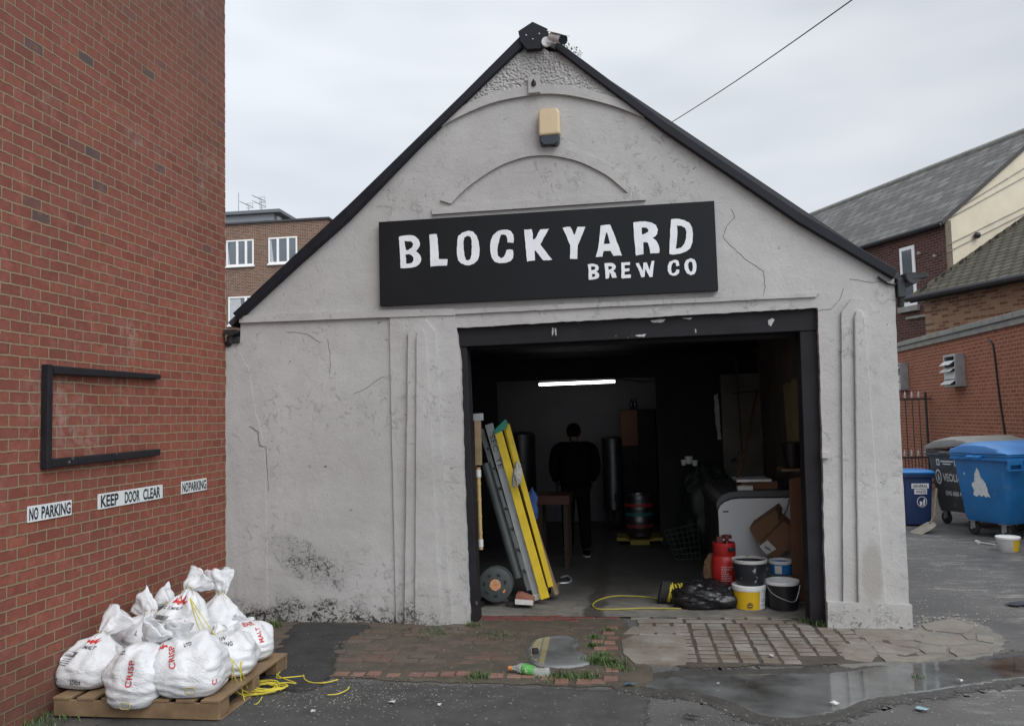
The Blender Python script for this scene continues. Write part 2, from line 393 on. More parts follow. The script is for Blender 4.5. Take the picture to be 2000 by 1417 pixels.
M_OLDBLACK = M('old black timber paint', (.014, .013, .016), .6, .3, 5, .5, 22, spec=.22, c2=(.2, .2, .2), thr=.66)
M_SIGN = M('sign board black', (.009, .010, .012), .5, .15, 2, .05, 30, spec=.2)
M_LETTER = M('sign letter paint', (.72, .74, .77), .7, .08, 8, .1)
M_WHITE = M('white plastic', (.75, .75, .74), .4, .05, 5, .05)
M_DIRTYWHITE = M('dirty white plastic', (.55, .55, .53), .5, .12, 9, .1, c2=(.22, .21, .2), thr=.66)
M_BEIGE = M('yellowed alarm cover', (.55, .44, .28), .5, .07, 3, .04)
M_NAVY = M('dark blue strobe lens', (.010, .016, .03), .25, .1, 4, 0)
M_PLATE = M('sign plate white', (.62, .66, .66), .45, .06, 6, .05, c2=(.35, .33, .3), thr=.70)
M_INK = M('black sign ink', (.012, .012, .02), .6, .05, 5, 0)
M_GREYMETAL = M('galvanised metal', (.36, .37, .38), .45, .15, 8, .08, metal=.6)
M_ALU = M('scuffed aluminium', (.34, .35, .35), .5, .15, 9, .1, metal=.45, c2=(.12, .12, .12), thr=.68)
M_STEEL = M('stainless steel', (.13, .13, .135), .45, .1, 5, .03, metal=.95)
M_YELLOW = M('yellow fibreglass', (.56, .40, .015), .5, .12, 7, .08, c2=(.32, .28, .14), thr=.66)
M_GREENCAP = M('green plastic cap', (.02, .19, .13), .5, .1, 6, .05)
M_WOOD = M('raw weathered timber', (.22, .16, .095), .8, .25, 9, .35, 30)
M_PALLET = M('pallet timber', (.19, .125, .068), .8, .3, 7, .4, 26)
M_BAMBOO = M('bamboo', (.38, .27, .12), .55, .2, 8, .15)
M_DARKPLASTIC = M('dark grey plastic', (.05, .056, .056), .5, .15, 6, .08)
M_BLACKPLASTIC = M('black plastic', (.014, .014, .016), .42, .2, 6, .1, c2=(.05, .05, .05), thr=.64)
M_BINBAG = M('black bin bag', (.010, .010, .012), .32, .1, 5, .5, 5, dist=.03)
M_RUBBER = M('black rubber', (.02, .02, .02), .75, .2, 8, .1)
M_RED = M('red gas cylinder paint', (.36, .016, .015), .42, .2, 6, .08, c2=(.15, .02, .018), thr=.62)
M_BLUEBIN = M('blue bin plastic', (.016, .15, .40), .42, .2, 3, .12, 40, c2=(.05, .17, .36), thr=.60)
M_BLUELID = M('blue bin lid plastic', (.055, .19, .45), .4, .12, 3, .08)
M_DARKBLUE = M('dark blue bin plastic', (.012, .03, .10), .45, .12, 4, .06)
M_GREYBIN = M('grey bin plastic', (.075, .075, .078), .5, .2, 4, .1, c2=(.13, .13, .125), thr=.60)
M_GREYLID = M('faded grey bin lid', (.20, .195, .185), .55, .15, 3, .08)
M_CARD = M('brown cardboard', (.17, .092, .048), .85, .12, 6, .1)
M_HARDBOARD = M('brown hardboard', (.11, .048, .024), .75, .15, 5, .1)
M_BRICKRED = M('broken red brick', (.22, .09, .06), .9, .2, 9, .5)
M_TEXTWHITE = M('white print', (.7, .7, .7), .6, .06, 9, 0)
M_TEXTRED = M('red print', (.48, .03, .03), .6, .1, 9, 0)
M_TEXTBLACK = M('grey black print', (.06, .06, .07), .6, .1, 9, 0)
M_TWINE = M('yellow twine', (.55, .47, .05), .6, .15, 9, 0)
M_TWINE2 = M('pale tie string', (.42, .35, .13), .7, .2, 9, 0)
M_BLUECLOTH = M('blue cloth', (.02, .055, .17), .9, .2, 9, .3)
M_RAG = M('pale rag', (.33, .32, .29), .9, .2, 9, .3)
M_SHADOWPAINT = M('dark interior paint', (.016, .015, .017), .9, .2, 3, .2)  # the darkness of the interior is put into this near-black colour
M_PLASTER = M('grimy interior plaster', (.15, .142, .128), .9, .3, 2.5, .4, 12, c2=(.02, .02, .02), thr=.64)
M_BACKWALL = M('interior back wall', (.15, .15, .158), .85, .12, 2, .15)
M_YELLOWPLASTER = M('flaking yellow plaster', (.42, .38, .20), .9, .2, 4, .4, c2=(.07, .065, .05), thr=.63)
M_FLAKEWHITE = M('flaking white paint', (.42, .42, .41), .85, .15, 7, .4, c2=(.05, .05, .045), thr=.60)
M_CLOTHES = M('black clothing', (.004, .004, .005), .95, .2, 8, .2, spec=.05)
M_TROUSERS = M('dark trousers', (.005, .005, .006), .95, .2, 8, .2, spec=.05)
M_SKIN = M('skin', (.07, .04, .03), .6, .1, 8, 0)
M_HAIR = M('dark hair', (.005, .004, .004), .9, .2, 20, .3, spec=.08)
M_ORANGE = M('orange brown cabinet', (.13, .05, .02), .6, .1, 4, .05)
M_GLASS = M('dark window glass', (.10, .12, .14), .08, .25, .6, 0, spec=.7)
M_UPVC = M('white window frame', (.78, .78, .77), .4, .04, 3, 0)
M_CURTAIN = M('pale curtain', (.42, .44, .45), .9, .1, 6, .1)
M_COPING = M('concrete coping', (.24, .235, .215), .85, .2, 4, .3)
M_IRON = M('rusty wrought iron', (.03, .026, .024), .6, .3, 9, .2)
M_SILVERTIP = M('silver painted finial', (.45, .45, .46), .5, .1, 9, 0)
M_ASPHALTROOF = M('roof felt', (.05, .05, .055), .85, .2, 3, .2)
M_GUTTER = M('black iron gutter', (.02, .02, .023), .5, .2, 8, .15)
M_SOLE = M('pale shoe sole', (.4, .39, .36), .7, .1, 8, 0)
M_FREEZER = M('freezer white', (.64, .66, .68), .4, .06, 3, .03, c2=(.33, .33, .33), thr=.72)
M_FREEZERDARK = M('freezer grey trim', (.075, .08, .085), .45, .1, 3, .03)
def sack_mat():
    t = NT('white woven sack'); o = t.obj()
    c = t.mix(t.noise(o, 5, 5), (.55, .56, .58), (.68, .69, .70))
    c = t.mix(t.ramp(t.noise(o, 9, 6, .7), [(.6, 0.), (.75, .35)]), c, (.48, .46, .42))
    x, y, z = t.sep(o)
    cr = t.noise(t.map(o, (7, 7, 22)), 1., 4, .6, 1.2)
    cr2 = t.math('ABSOLUTE', t.math('SUBTRACT', t.noise(t.map(o, (1, 1, 1.6)), 7, 4, .55, .8), .5))
    h = t.math('ADD', t.math('MULTIPLY', cr, .9), t.math('MULTIPLY', t.math('MINIMUM', cr2, .14), 3.4))
    t.set(col=c, rough=.42, spec=.45, normal=t.bump(h, .42, .015)); return t.m
M_SACK = sack_mat()
def asphalt_mat():
    t = NT('wet patched asphalt'); p = t.pos(); x, y, z = t.sep(p)
    big = t.noise(p, .45, 4, .6)
    c = t.ramp(big, [(.3, (.076, .074, .071)), (.7, (.13, .127, .121))])
    c = t.mix(t.ramp(t.noise(p, 150, 3, .7), [(.4, 0.), (.75, .8)]), c, (.15, .15, .15))
    c = t.mix(t.ramp(t.noise(p, 60, 3), [(.25, .7), (.45, 0.)]), c, (.03, .03, .03))
    ch = t.ramp(t.noise(p, 34, 2, .5), [(.735, 0.), (.75, 1.)])
    c = t.mix(t.math('MULTIPLY', ch, .7), c, (.34, .33, .30))
    # chalky scuffs and grit drifts, stronger towards the lane on the right
    sc_ = t.ramp(t.noise(t.map(p, (1.4, 4.5, 1)), 2.2, 8, .74, .3), [(.50, 0.), (.60, 1.)])
    rt = t.math('MULTIPLY', t.math('ADD', t.math('MULTIPLY', t.smooth(x, 4.2, 6.6), .75), .10), t.ramp(t.noise(p, 1.1, 4, .6), [(.42, 0.), (.62, 1.)]))
    c = t.mix(t.math('MULTIPLY', sc_, rt), c, (.32, .31, .29))
    wet = t.ramp(t.noise(p, .8, 4), [(.35, 0.), (.62, 1.)])
    c = t.mix(t.math('MULTIPLY', wet, .38), c, (.03, .03, .031))
    r = t.math('SUBTRACT', .82, t.math('MULTIPLY', wet, .30))
    h = t.math('ADD', t.noise(p, 120, 4, .7), t.math('MULTIPLY', t.noise(p, 3, 4), 1.5))
    t.set(col=c, rough=r, spec=.4, normal=t.bump(h, .6, .008)); return t.m
M_ASPHALT = asphalt_mat()
def pave_mat(name, stops, mud, mudlo=.45, mudhi=.7, rough=.75):
    t = NT(name); p = t.pos()
    c = t.ramp(t.island(), stops)
    c = t.mix(t.noise(p, 30, 5, .7), c, tuple(a*.6 for a in stops[0][1]))
    c = t.mix(t.ramp(t.noise(p, 2.3, 6, .65), [(mudlo, 0.), (mudhi, .85)]), c, mud)
    t.set(col=c, rough=t.ramp(t.noise(p, 2, 4), [(.35, rough-.35), (.65, rough+.05)]), spec=.4, normal=t.bump(t.noise(p, 55, 5, .65), .6, .006)); return t.m
M_PAVEBRICK = pave_mat('worn brick paving', [(.0, (.13, .075, .058)), (.5, (.175, .10, .078)), (1., (.22, .135, .105))], (.095, .080, .062), .30, .50)
M_KERBBRICK = pave_mat('pale edging brick', [(.0, (.22, .12, .095)), (.5, (.28, .16, .125)), (1., (.34, .2, .16))], (.09, .075, .06), .55, .8)
M_SETT = pave_mat('stone setts', [(.0, (.25, .235, .21)), (.5, (.33, .315, .29)), (1., (.42, .40, .375))], (.145, .112, .082), .36, .62)
M_SLAB = pave_mat('concrete slab', [(.0, (.235, .215, .185)), (1., (.31, .285, .25))], (.14, .115, .09), .42, .66)
M_REDSILL = pave_mat('red brick threshold', [(.0, (.17, .05, .045)), (1., (.22, .07, .06))], (.10, .06, .05), .5, .75)
def fade_alpha(t, p, k=1.1):
    # the sheet thins out raggedly over its skirt ('edge' is 1 inside and 0 on the outer rim)
    at_ = t.n('ShaderNodeAttribute', attribute_name='edge').outputs['Fac']
    n_ = t.math('MULTIPLY', t.math('SUBTRACT', t.math('ADD', t.math('MULTIPLY', t.noise(p, 7, 6, .7), .6), t.math('MULTIPLY', t.noise(p, 45, 4, .7), .4)), .5), k*1.6)
    t.set(alpha=t.smooth(t.math('ADD', at_, n_), .38, .60))
def mud_mat(name, a, b, rough=.7, fade=False):
    t = NT(name); p = t.pos()
    if fade: fade_alpha(t, p)
    c = t.ramp(t.noise(p, 5, 7, .68), [(.3, a), (.7, b)])
    c = t.mix(t.ramp(t.noise(p, 40, 3), [(.68, 0.), (.72, .8)]), c, (.3, .28, .24))
    t.set(col=c, rough=rough, spec=.4, normal=t.bump(t.math('ADD', t.noise(p, 60, 5, .7), t.noise(p, 6, 4)), .7, .01)); return t.m
M_MUD = mud_mat('mud between bricks', (.055, .047, .036), (.105, .09, .067), fade=True)
M_CRACK = mud_mat('dark crack', (.03, .026, .021), (.06, .05, .04))
M_TAR = mud_mat('black tarmac patch', (.022, .022, .022), (.045, .045, .044), .85, True)
M_GROUT = mud_mat('dark wet joint', (.05, .042, .033), (.09, .076, .06), fade=True)
def floor_mat():
    t = NT('grey board floor'); p = t.pos(); x, y, z = t.sep(p)
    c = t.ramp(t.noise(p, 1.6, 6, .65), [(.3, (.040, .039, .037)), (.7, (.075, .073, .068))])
    front = t.smooth(t.math('ADD', y, t.math('MULTIPLY', t.noise(p, 1.8, 5, .65), 1.8)), 2.6, 1.2)  # paler boards at the door; light falling off inwards is put into the colour
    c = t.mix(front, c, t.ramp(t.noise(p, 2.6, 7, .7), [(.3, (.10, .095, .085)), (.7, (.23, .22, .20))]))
    gut = t.math('MULTIPLY', t.smooth(t.math('ABSOLUTE', t.math('ADD', t.math('SUBTRACT', x, 3.52), t.math('MULTIPLY', t.math('SUBTRACT', t.noise(p, 3, 4), .5), .25))), .12, .05), .8)
    c = t.mix(gut, c, (.035, .032, .028))
    ln = t.math('FRACT', t.math('MULTIPLY', t.math('ADD', t.math('MULTIPLY', x, .55), y), 5.))
    c = t.mix(t.math('MULTIPLY', t.smooth(ln, .9, .97), .6), c, (.05, .05, .045))
    c = t.mix(t.ramp(t.noise(p, 9, 6, .7), [(.6, 0.), (.68, .8)]), c, (.03, .03, .03))
    t.set(col=c, rough=.65, spec=.4, normal=t.bump(t.noise(p, 30, 5), .5, .006)); return t.m
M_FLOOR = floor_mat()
def water_mat(nm='still puddle water', a=(.030, .027, .023), c=(.15, .155, .155)):
    t = NT(nm); p = t.pos(); fade_alpha(t, p, .5)
    t.set(col=t.ramp(t.noise(p, 1.1, 4, .6), [(.36, a), (.60, c)]), rough=.05, spec=1., normal=t.bump(t.noise(p, 7, 2), .03, .01)); return t.m
M_WATER = water_mat()
M_CLOUDYWATER = water_mat('cloudy puddle water', (.10, .105, .10), (.24, .25, .255))
def grass_mat():
    t = NT('grass'); c = t.ramp(t.island(), [(.0, (.03, .06, .015)), (.6, (.06, .11, .025)), (1., (.10, .14, .045))]); t.set(col=c, rough=.7); return t.m
M_GRASS = grass_mat()
def tube_mat():
    t = NT('lit tube'); t.set(col=(.9, .9, .9), emit=(1, .96, .98, 1), es=7.); return t.m
M_TUBE = tube_mat()
def bottle_mat():
    t = NT('clear crushed plastic'); o = t.obj()
    t.set(col=(.82, .88, .86), rough=.12, trans=.75, ior=1.33, normal=t.bump(t.noise(o, 20, 4), .6, .01)); return t.m
M_BOTTLE = bottle_mat()
M_LABELGREEN = M('green bottle label', (.08, .30, .07), .5, .3, 20, .1, c2=(.6, .6, .45), thr=.58)
M_CAPORANGE = M('orange bottle cap', (.55, .20, .06), .5, .1, 6, .05)
M_SPLASH = M('black tub splashed with white paint', (.018, .02, .026), .45, .2, 6, .1, c2=(.42, .43, .44), thr=.60)
M_YELLOWTUB = M('yellow tub print', (.62, .40, .01), .45, .06, 4, .04)
M_BLUESCRAP = M('blue plastic scrap', (.05, .17, .28), .5, .15, 6, .1)
M_PAPER = M('white paper litter', (.5, .5, .48), .8, .1, 8, .1)
M_STICKER = M('torn sticker paper', (.62, .64, .64), .8, .12, 14, .2, c2=(.3, .35, .4), thr=.66)
# ================================================================ GROUND
g = MB()
N = 60
g.add([(-400, -60, 0), (400, -60, 0), (400, 600, 0), (-400, 600, 0)], [(0, 1, 2, 3)])
tag(g.build('ground', M_ASPHALT, loc=(0, 0, 0)), kind='structure')

def sheet(name, pts, z, mat, step=.12, amp=.03, seed=0, kind='structure', skirt=.12):
    """a thin sheet of ground with an uneven edge; pts are (x, y) metres"""
    o = jag(pts, step, amp, True, seed)
    b = MB(); P3 = [Vector((p.x, p.y, z)) for p in o]; nn = len(P3)
    area = sum(P3[i-1].x*P3[i].y-P3[i].x*P3[i-1].y for i in range(nn)); sg_ = 1 if area > 0 else -1; rim = []
    for i in range(nn):
        d_ = (P3[(i+2) % nn]-P3[i-2]).normalized(); rim.append(P3[i]+Vector((d_.y*sg_, -d_.x*sg_, 0))*skirt+Vector((0, 0, .0008-z)))
    b.add(P3+rim, [tuple(t) for t in tessellate_polygon([P3])]+[(i, (i+1) % nn, nn+(i+1) % nn, nn+i) for i in range(nn)])
    ob = b.build(name, mat, loc=(sum(p.x for p in o)/len(o), sum(p.y for p in o)/len(o), 0))
    at_ = ob.data.attributes.new('edge', 'FLOAT', 'POINT'); at_.data.foreach_set('value', [1.]*nn+[0.]*nn)
    return tag(ob, kind=kind)
def G(*px): return [tuple(gr(x, y)[:2]) for x, y in px]
sheet('mud_bed', [(.02, -.02), (2.36, -.02), (2.42, .3), (3.72, .3), (3.95, -.95), (3.95, -1.62), (3.3, -1.62), (2.2, -1.58), (1.55, -1.5), (.9, -1.2), (.02, -.9)], .0095, M_MUD, seed=1)
sheet('joint_bed', [(3.98, .36), (5.50, .3), (5.95, -.10), (6.0, -.85), (5.5, -1.0), (4.3, -1.15), (3.98, -1.1)], .011, M_GROUT, seed=2)

def pavers(name, rects, mat, h=.03, gap=.012, jit=.006, z0=0.0, skip=None, bev=.004):
    """rows of blocks as one pavement mesh: rects = (x, y, w, d)"""
    b = MB()
    for (x, y, w_, d_) in rects:
        if skip and skip(x, y): continue
        dz = random.uniform(-1, 1)*jit; rt = Matrix.Rotation(random.uniform(-.03, .03), 3, 'Z') @ Matrix.Rotation(random.uniform(-.03, .03), 3, 'X') @ Matrix.Rotation(random.uniform(-.03, .03), 3, 'Y')
        b.box((x+random.uniform(-.004, .004), y+random.uniform(-.004, .004), z0+dz-h/2+.012), (w_-gap-random.uniform(0, .008), d_-gap-random.uniform(0, .008), h), rt)
    o = b.build(name, mat, loc=(0, 0, 0), bevel=bev, seg=2)
    return tag(o, kind='structure')
def inpoly(x, y, P):
    c = False; n = len(P)
    for i in range(n):
        (x0, y0), (x1, y1) = P[i], P[i-1]
        if (y0 > y) != (y1 > y) and x < (x1-x0)*(y-y0)/(y1-y0)+x0: c = not c
    return c
# red brick paving in front of the left part, long sides across
PB = [(.02, -.05), (3.6, -.05), (3.68, -1.3), (2.0, -1.26), (.95, -1.1), (.02, -.8)]
rects = []
yy = -.10; row = 0
while yy > -1.34:
    xx = .1 + (.11 if row % 2 else 0)
    while xx < 3.7:
        rects.append((xx, yy, .222, .108)); xx += .222
    yy -= .108; row += 1
def sk1(x, y):
    if not inpoly(x, y, PB): return True
    if 2.95 < x < 3.45 and -1.2 < y < -.35: return True
    return noise.noise(Vector((x*1.6, y*1.6, 4))) > .38
pavers('brick_paving', rects, M_PAVEBRICK, jit=.007, skip=sk1, z0=.0)
# edging bricks along the tarmac and up beside the concrete patch
edge = []
for px, py in [(640, 1318), (668, 1317), (700, 1318), (732, 1319), (768, 1320), (812, 1319), (842, 1320), (874, 1320), (905, 1319), (970, 1322), (1005, 1322), (1032, 1322), (1070, 1326), (1098, 1334), (1140, 1334), (1168, 1333), (1194, 1330), (1195, 1310)]:
    q = gr(px, py); edge.append((q.x, q.y, .115, .10))
for px, py in [(1197, 1292), (1192, 1280), (1196, 1268), (1190, 1257), (1197, 1247), (1189, 1238), (1195, 1228), (1172, 1270), (1168, 1254)]:
    q = gr(px, py); edge.append((q.x, q.y, .11, .095))
pavers('edging_bricks', edge, M_KERBBRICK, gap=.01, jit=.008, z0=.006)
# red threshold course along the doorway
pavers('threshold_bricks', [(2.52+.225*i, .27+random.uniform(-.01, .01), .222, .11) for i in range(6)]+[(2.6+.225*i, .165, .222, .1) for i in range(4)], M_REDSILL, jit=.004, z0=.002)
# stone sett grid, joints running into the doorway
setts = []
SG = [(3.90, .33), (5.55, .26), (6.05, -.85), (5.55, -1.05), (3.95, -1.2)]
nx = 13
for j in range(11):
    for i in range(nx):
        x = 3.99+.152*i; y = .02-.107*j
        if i > 9 and y > -.02: continue
        if j > 8 and i > 7: continue
        setts.append((x+.012*j*.0, y, .150, .104))
def sk2(x, y): return x > 6.0 or (x > 5.55 and y > -.07) or (noise.noise(Vector((x*2.1, y*2.1, 9))) > .47)
pavers('stone_setts', setts, M_SETT, gap=.022, jit=.004, skip=sk2, z0=.004)
pavers('threshold_slabs', [(4.12+.44*i, .155, .43, .13) for i in range(4)]+[(3.95+.21*i, .28, .20, .10) for i in range(8)], M_SETT, gap=.014, jit=.004, z0=.003)
# concrete patch and crazy paving
def slabs(name, polys, mat, z=.014, amp=.012, grow=1.):
    b = MB()
    for i, P in enumerate(polys):
        cx_ = sum(p[0] for p in P)/len(P); cy_ = sum(p[1] for p in P)/len(P); P = [(cx_+(x-cx_)*grow, cy_+(y-cy_)*grow) for x, y in P]
        o = jag(P, .05, amp, True, i+.5); zz = z+random.uniform(-.004, .004)
        b.prism([(p.x, p.y, zz) for p in o], (0, 0, -.04))
    return tag(b.build(name, mat, loc=(0, 0, 0), bevel=.003), kind='structure')
sheet('concrete_apron', G((1640, 1226), (1700, 1224), (1790, 1228), (1860, 1208), (1910, 1222), (1955, 1250), (1930, 1278), (1850, 1288), (1740, 1300), (1650, 1298)), .0065, mud_mat('rough concrete', (.12, .112, .10), (.21, .20, .18), .8, True), .03, .05, 8)
slabs('concrete_patch', [G((1216, 1252), (1238, 1243), (1300, 1240), (1334, 1243), (1344, 1275), (1340, 1300), (1310, 1302), (1240, 1298), (1218, 1280)), G((1218, 1240), (1235, 1226), (1320, 1226), (1330, 1239), (1280, 1237))], M_SLAB, .020)
slabs('crazy_paving', [G((1662, 1228), (1690, 1226), (1760, 1228), (1800, 1236), (1790, 1252), (1720, 1252), (1676, 1246)), G((1682, 1250), (1720, 1256), (1800, 1272), (1770, 1282), (1710, 1274), (1696, 1262)),
    G((1800, 1222), (1860, 1210), (1905, 1226), (1880, 1240), (1810, 1232)), G((1806, 1240), (1880, 1246), (1900, 1258), (1840, 1262), (1798, 1256)), G((1806, 1264), (1850, 1266), (1848, 1278), (1808, 1278), (1796, 1270)), G((1858, 1266), (1920, 1262), (1935, 1276), (1870, 1284), (1856, 1276)),
    G((1712, 1278), (1768, 1286), (1800, 1284), (1850, 1284), (1790, 1296), (1730, 1294)), G((1908, 1240), (1945, 1248), (1940, 1258), (1908, 1252)), G((1735, 1252), (1795, 1256), (1790, 1266), (1745, 1262)), G((1795, 1236), (1800, 1256), (1790, 1254), (1785, 1250)), G((1640, 1262), (1690, 1256), (1715, 1278), (1700, 1296), (1650, 1290)), G((1880, 1242), (1905, 1236), (1905, 1250), (1890, 1250))], M_SLAB, .014, .012, 1.0)
sheet('tarmac_patch', G((590, 1222), (705, 1224), (690, 1236), (650, 1256), (640, 1280), (632, 1318), (600, 1345), (520, 1340), (520, 1300), (565, 1262)), .024, M_TAR, .04, .05, 3, skirt=.16)
sheet('tarmac_strip', G((20, 1500), (250, 1400), (560, 1335), (760, 1342), (1000, 1348), (1190, 1352), (1250, 1368), (1220, 1460), (900, 1500), (300, 1560)), .0085, mud_mat('dark tarmac', (.042, .042, .042), (.078, .077, .075), .8, True), .03, .06, 4)
# water lying in the low places, with the damp ground round it
M_DAMP = mud_mat('damp tarmac', (.045, .043, .040), (.08, .077, .072), .5, True)
sheet('damp_ground', [tuple(v[:2]) for v in smooth_path([gr(*p) for p in [(1215, 1338), (1320, 1316), (1450, 1312), (1560, 1311), (1660, 1306), (1780, 1291), (1900, 1286), (2010, 1278), (2090, 1276), (2080, 1324), (1990, 1328), (1900, 1341), (1800, 1357), (1700, 1371), (1650, 1393), (1560, 1408), (1480, 1404), (1425, 1380), (1370, 1362), (1290, 1354)]], 5, True)], .0058, M_DAMP, .02, .07, 15, skirt=.16)
sheet('puddle', [tuple(v[:2]) for v in smooth_path([gr(*p) for p in [(1262, 1336), (1330, 1322), (1450, 1319), (1560, 1318), (1660, 1313), (1780, 1297), (1900, 1291), (2010, 1282), (2090, 1280), (2080, 1318), (1990, 1323), (1900, 1335), (1800, 1350), (1690, 1364), (1640, 1384), (1560, 1399), (1490, 1395), (1440, 1372), (1380, 1355), (1300, 1346)]], 5, True)], .0078, M_WATER, .03, .03, 5, skirt=.07)
sheet('puddle', [tuple(v[:2]) for v in smooth_path([gr(*p) for p in [(1045, 1256), (1075, 1248), (1110, 1247), (1128, 1258), (1118, 1270), (1142, 1284), (1148, 1298), (1110, 1305), (1060, 1302), (1036, 1285)]], 5, True)], .0245, M_CLOUDYWATER, .03, .03, 6, skirt=.05)

# ================================================================ LEFT BRICK BUILDING
bb = thing('brick_building', 'tall red brick building with blank side wall, left edge of the yard', 'building', (-3, -5, 0))
b = MB(); b.span((-6, -14, -.1), (0, -.012, 11)); b.build('wall', M_BRICK, bb)
# toothed brick ends along the corner against the sky
b = MB()
for k in range(int(9/.0765)):
    z = .0765*k; b.span((-.11, -.0115, z+.004), (-.0015, .0+random.uniform(.001, .007), z+.0765-.006))
b.build('corner_bricks', M_BRICK_RETURN, bb)

# ================================================================ THE GARAGE
ga = thing('garage', 'grey rendered brewery garage with steep gable and wide open doorway', 'building', (3.12, .1, 0))
def P0(px, py, y=0.): return atY(px, py, y)
def F2(pts, y=0.): return [(lambda q: (q.x, q.z))(atY(x, yy_, y)) for x, yy_ in pts]
ridge = (3.10, 5.48)
LE, RE = (.155, 2.905), (6.262, 3.03)
doorL = F2([(918, 1226), (905, 900), (899, 700), (893, 650), (888, 640)])
doorR = F2([(1597, 601), (1600, 680), (1607, 900), (1611, 1100), (1616, 1226)])
outl = [(0.0, -.04), (0.0, 1.2), (0.0, 2.66), (.15, 2.70), LE, ridge, RE, (6.262, 2.98), (6.245, 1.5), (6.235, -.04)]
path = jag(outl, .10, .006, False, 1)
dr = jag([(doorR[-1][0], -.04)]+doorR[::-1][1:]+doorL[::-1][0:-1]+[(doorL[0][0], -.04)], .035, .006, False, 2)
poly = path+dr
b = MB(); b.prism([(p.x, 0, p.y) for p in poly], (0, .26, 0)); b.build('front_wall', M_FACADE, ga, bevel=.006)
def raised(name, pts, out, jagd=.004, step=.08, seed=0, mat=None, base=0., bevel=.012):
    f_ = 2.1 if name in ('pier_panel', 'pier_flute') else 1.5; out *= f_; base *= 1.5 if name == 'pier_panel' else f_
    P = jag(F2(pts), step, jagd, True, seed)
    b = MB(); b.prism([(p.x, -out, p.y) for p in P], (0, out-base+.01, 0)); return b.build(name, mat or M_FACADE, ga, bevel=bevel)
def arcpts(pts, k=6): return [(v.x, v.y) for v in smooth_path([Vector((x, y, 0)) for x, y in pts], k)]
# big arch band
lo = arcpts([(834, 268), (888, 235), (960, 204), (1032, 189), (1080, 185.5), (1131, 192), (1198, 209), (1258, 232)])
up = arcpts([(1250, 211), (1198, 192), (1111, 170), (1050, 169), (989, 178), (930, 197), (868, 230)])
raised('arch_band', lo+up, .022, .002, .5)
# small arch band with its sill
lo = arcpts([(882, 399), (908, 372), (944, 345), (980, 324), (1012, 312), (1040, 306), (1074, 305), (1100, 309), (1131, 317), (1160, 330), (1187, 345), (1208, 362), (1226, 378)])
up = arcpts([(1261, 392), (1245, 368), (1224, 348), (1195, 327), (1167, 311), (1135, 299), (1102, 291), (1070, 288), (1049, 290), (1010, 296), (972, 305), (925, 328), (888, 356), (860, 392)])
raised('small_arch_band', lo+up, .016, .002, .5)
raised('arch_sill', [(845, 420), (845, 409), (900, 401.5), (1226, 379), (1260, 386), (1260, 392)], .019, .002, .2)
raised('pebbledash_panel', [(1010, 106), (1090, 104), (1140, 140), (1196, 180), (1245, 207), (1198, 193.5), (1111, 171.5), (1050, 170.5), (989, 179.5), (930, 198.5), (872, 228), (915, 196), (965, 146)], .015, .006, .06, 5, M_DASH, bevel=0)
# cornice strip over the left panel, and the flat ground of the left pier
raised('cornice_strip', [(470, 631), (470, 617), (739, 606), (890, 603), (890, 616), (762, 620)], .022, .003, .12, 6)
raised('pier_face', [(762, 619), (889, 614), (892, 640), (899, 700), (904, 900), (912, 1100), (917, 1222), (775, 1220), (770, 1000), (765, 800)], .014, .004, .08, 7)
raised('pier_panel', [(793, 1219), (797, 900), (800, 650), (812, 636), (823, 625), (834, 625), (852, 647), (860, 780), (868, 930), (878, 1120), (886, 1219)], .028, .003, .1, 8, base=.014)
raised('pier_flute', [(815, 1218), (817, 900), (818, 659), (822, 648), (828, 644), (834, 650), (839, 722), (848, 907), (855, 1052), (864, 1187), (866, 1218)], .041, .003, .1, 9, base=.028)
raised('lintel_panel', [(889, 614), (1240, 596), (1594, 580), (1598, 600), (1240, 619), (889, 638)], -.0, .003, .1, 10, bevel=.002) if False else None
raised('lintel_cornice', [(889, 614), (1240, 597), (1594, 580), (1594, 577), (1600, 572), (1240, 588), (889, 605)], .016, .003, .1, 11)
# right pier
raised('pier_panel', [(1646, 1223), (1644, 900), (1642, 610), (1662, 584), (1688, 584), (1709, 608), (1714, 636), (1722, 813), (1730, 902), (1740, 1048), (1756, 1223)], .014, .003, .1, 12)
raised('pier_flute', [(1673, 1223), (1668, 865), (1665, 622), (1669, 610), (1674, 606), (1680, 608), (1686, 618), (1697, 761), (1709, 943), (1719, 1074), (1732, 1223)], .028, .003, .1, 13, base=.014)
raised('pier_foot', [(1613.5, 1224), (1613, 1172), (1690, 1174), (1777, 1178), (1779, 1224)], .040, .006, .06, 14)
raised('left_strip', [(441, 690), (470, 690), (486, 716), (490, 745), (498, 800), (512, 850), (518, 900), (520, 1000), (521, 1100), (522, 1198), (441, 1198)], .004, .012, .04, 15, bevel=.003)
# hairline cracks
b = MB()
for pts in ([(1428, 408), (1435, 425), (1420, 440), (1412, 462), (1440, 492), (1470, 515), (1492, 530), (1495, 560), (1490, 585)], [(1597, 606), (1622, 604), (1640, 585), (1648, 562)], [(488, 832), (505, 842), (508, 868), (520, 872), (524, 960)], [(640, 662), (645, 690), (644, 730)], [(560, 648), (600, 652), (628, 668)], [(1660, 545), (1705, 552), (1745, 545)], [(690, 770), (715, 758), (750, 735)]):
    P = [Vector((x, y)) for x, y in F2(pts)]; P = jag(P, .03, .012, False, 3)
    b = MB(); b.tube([(p.x, -.0005 if p.x > .4 else -.0105, p.y) for p in P], .0022, 4); b.build('crack', M_CRACK, ga)
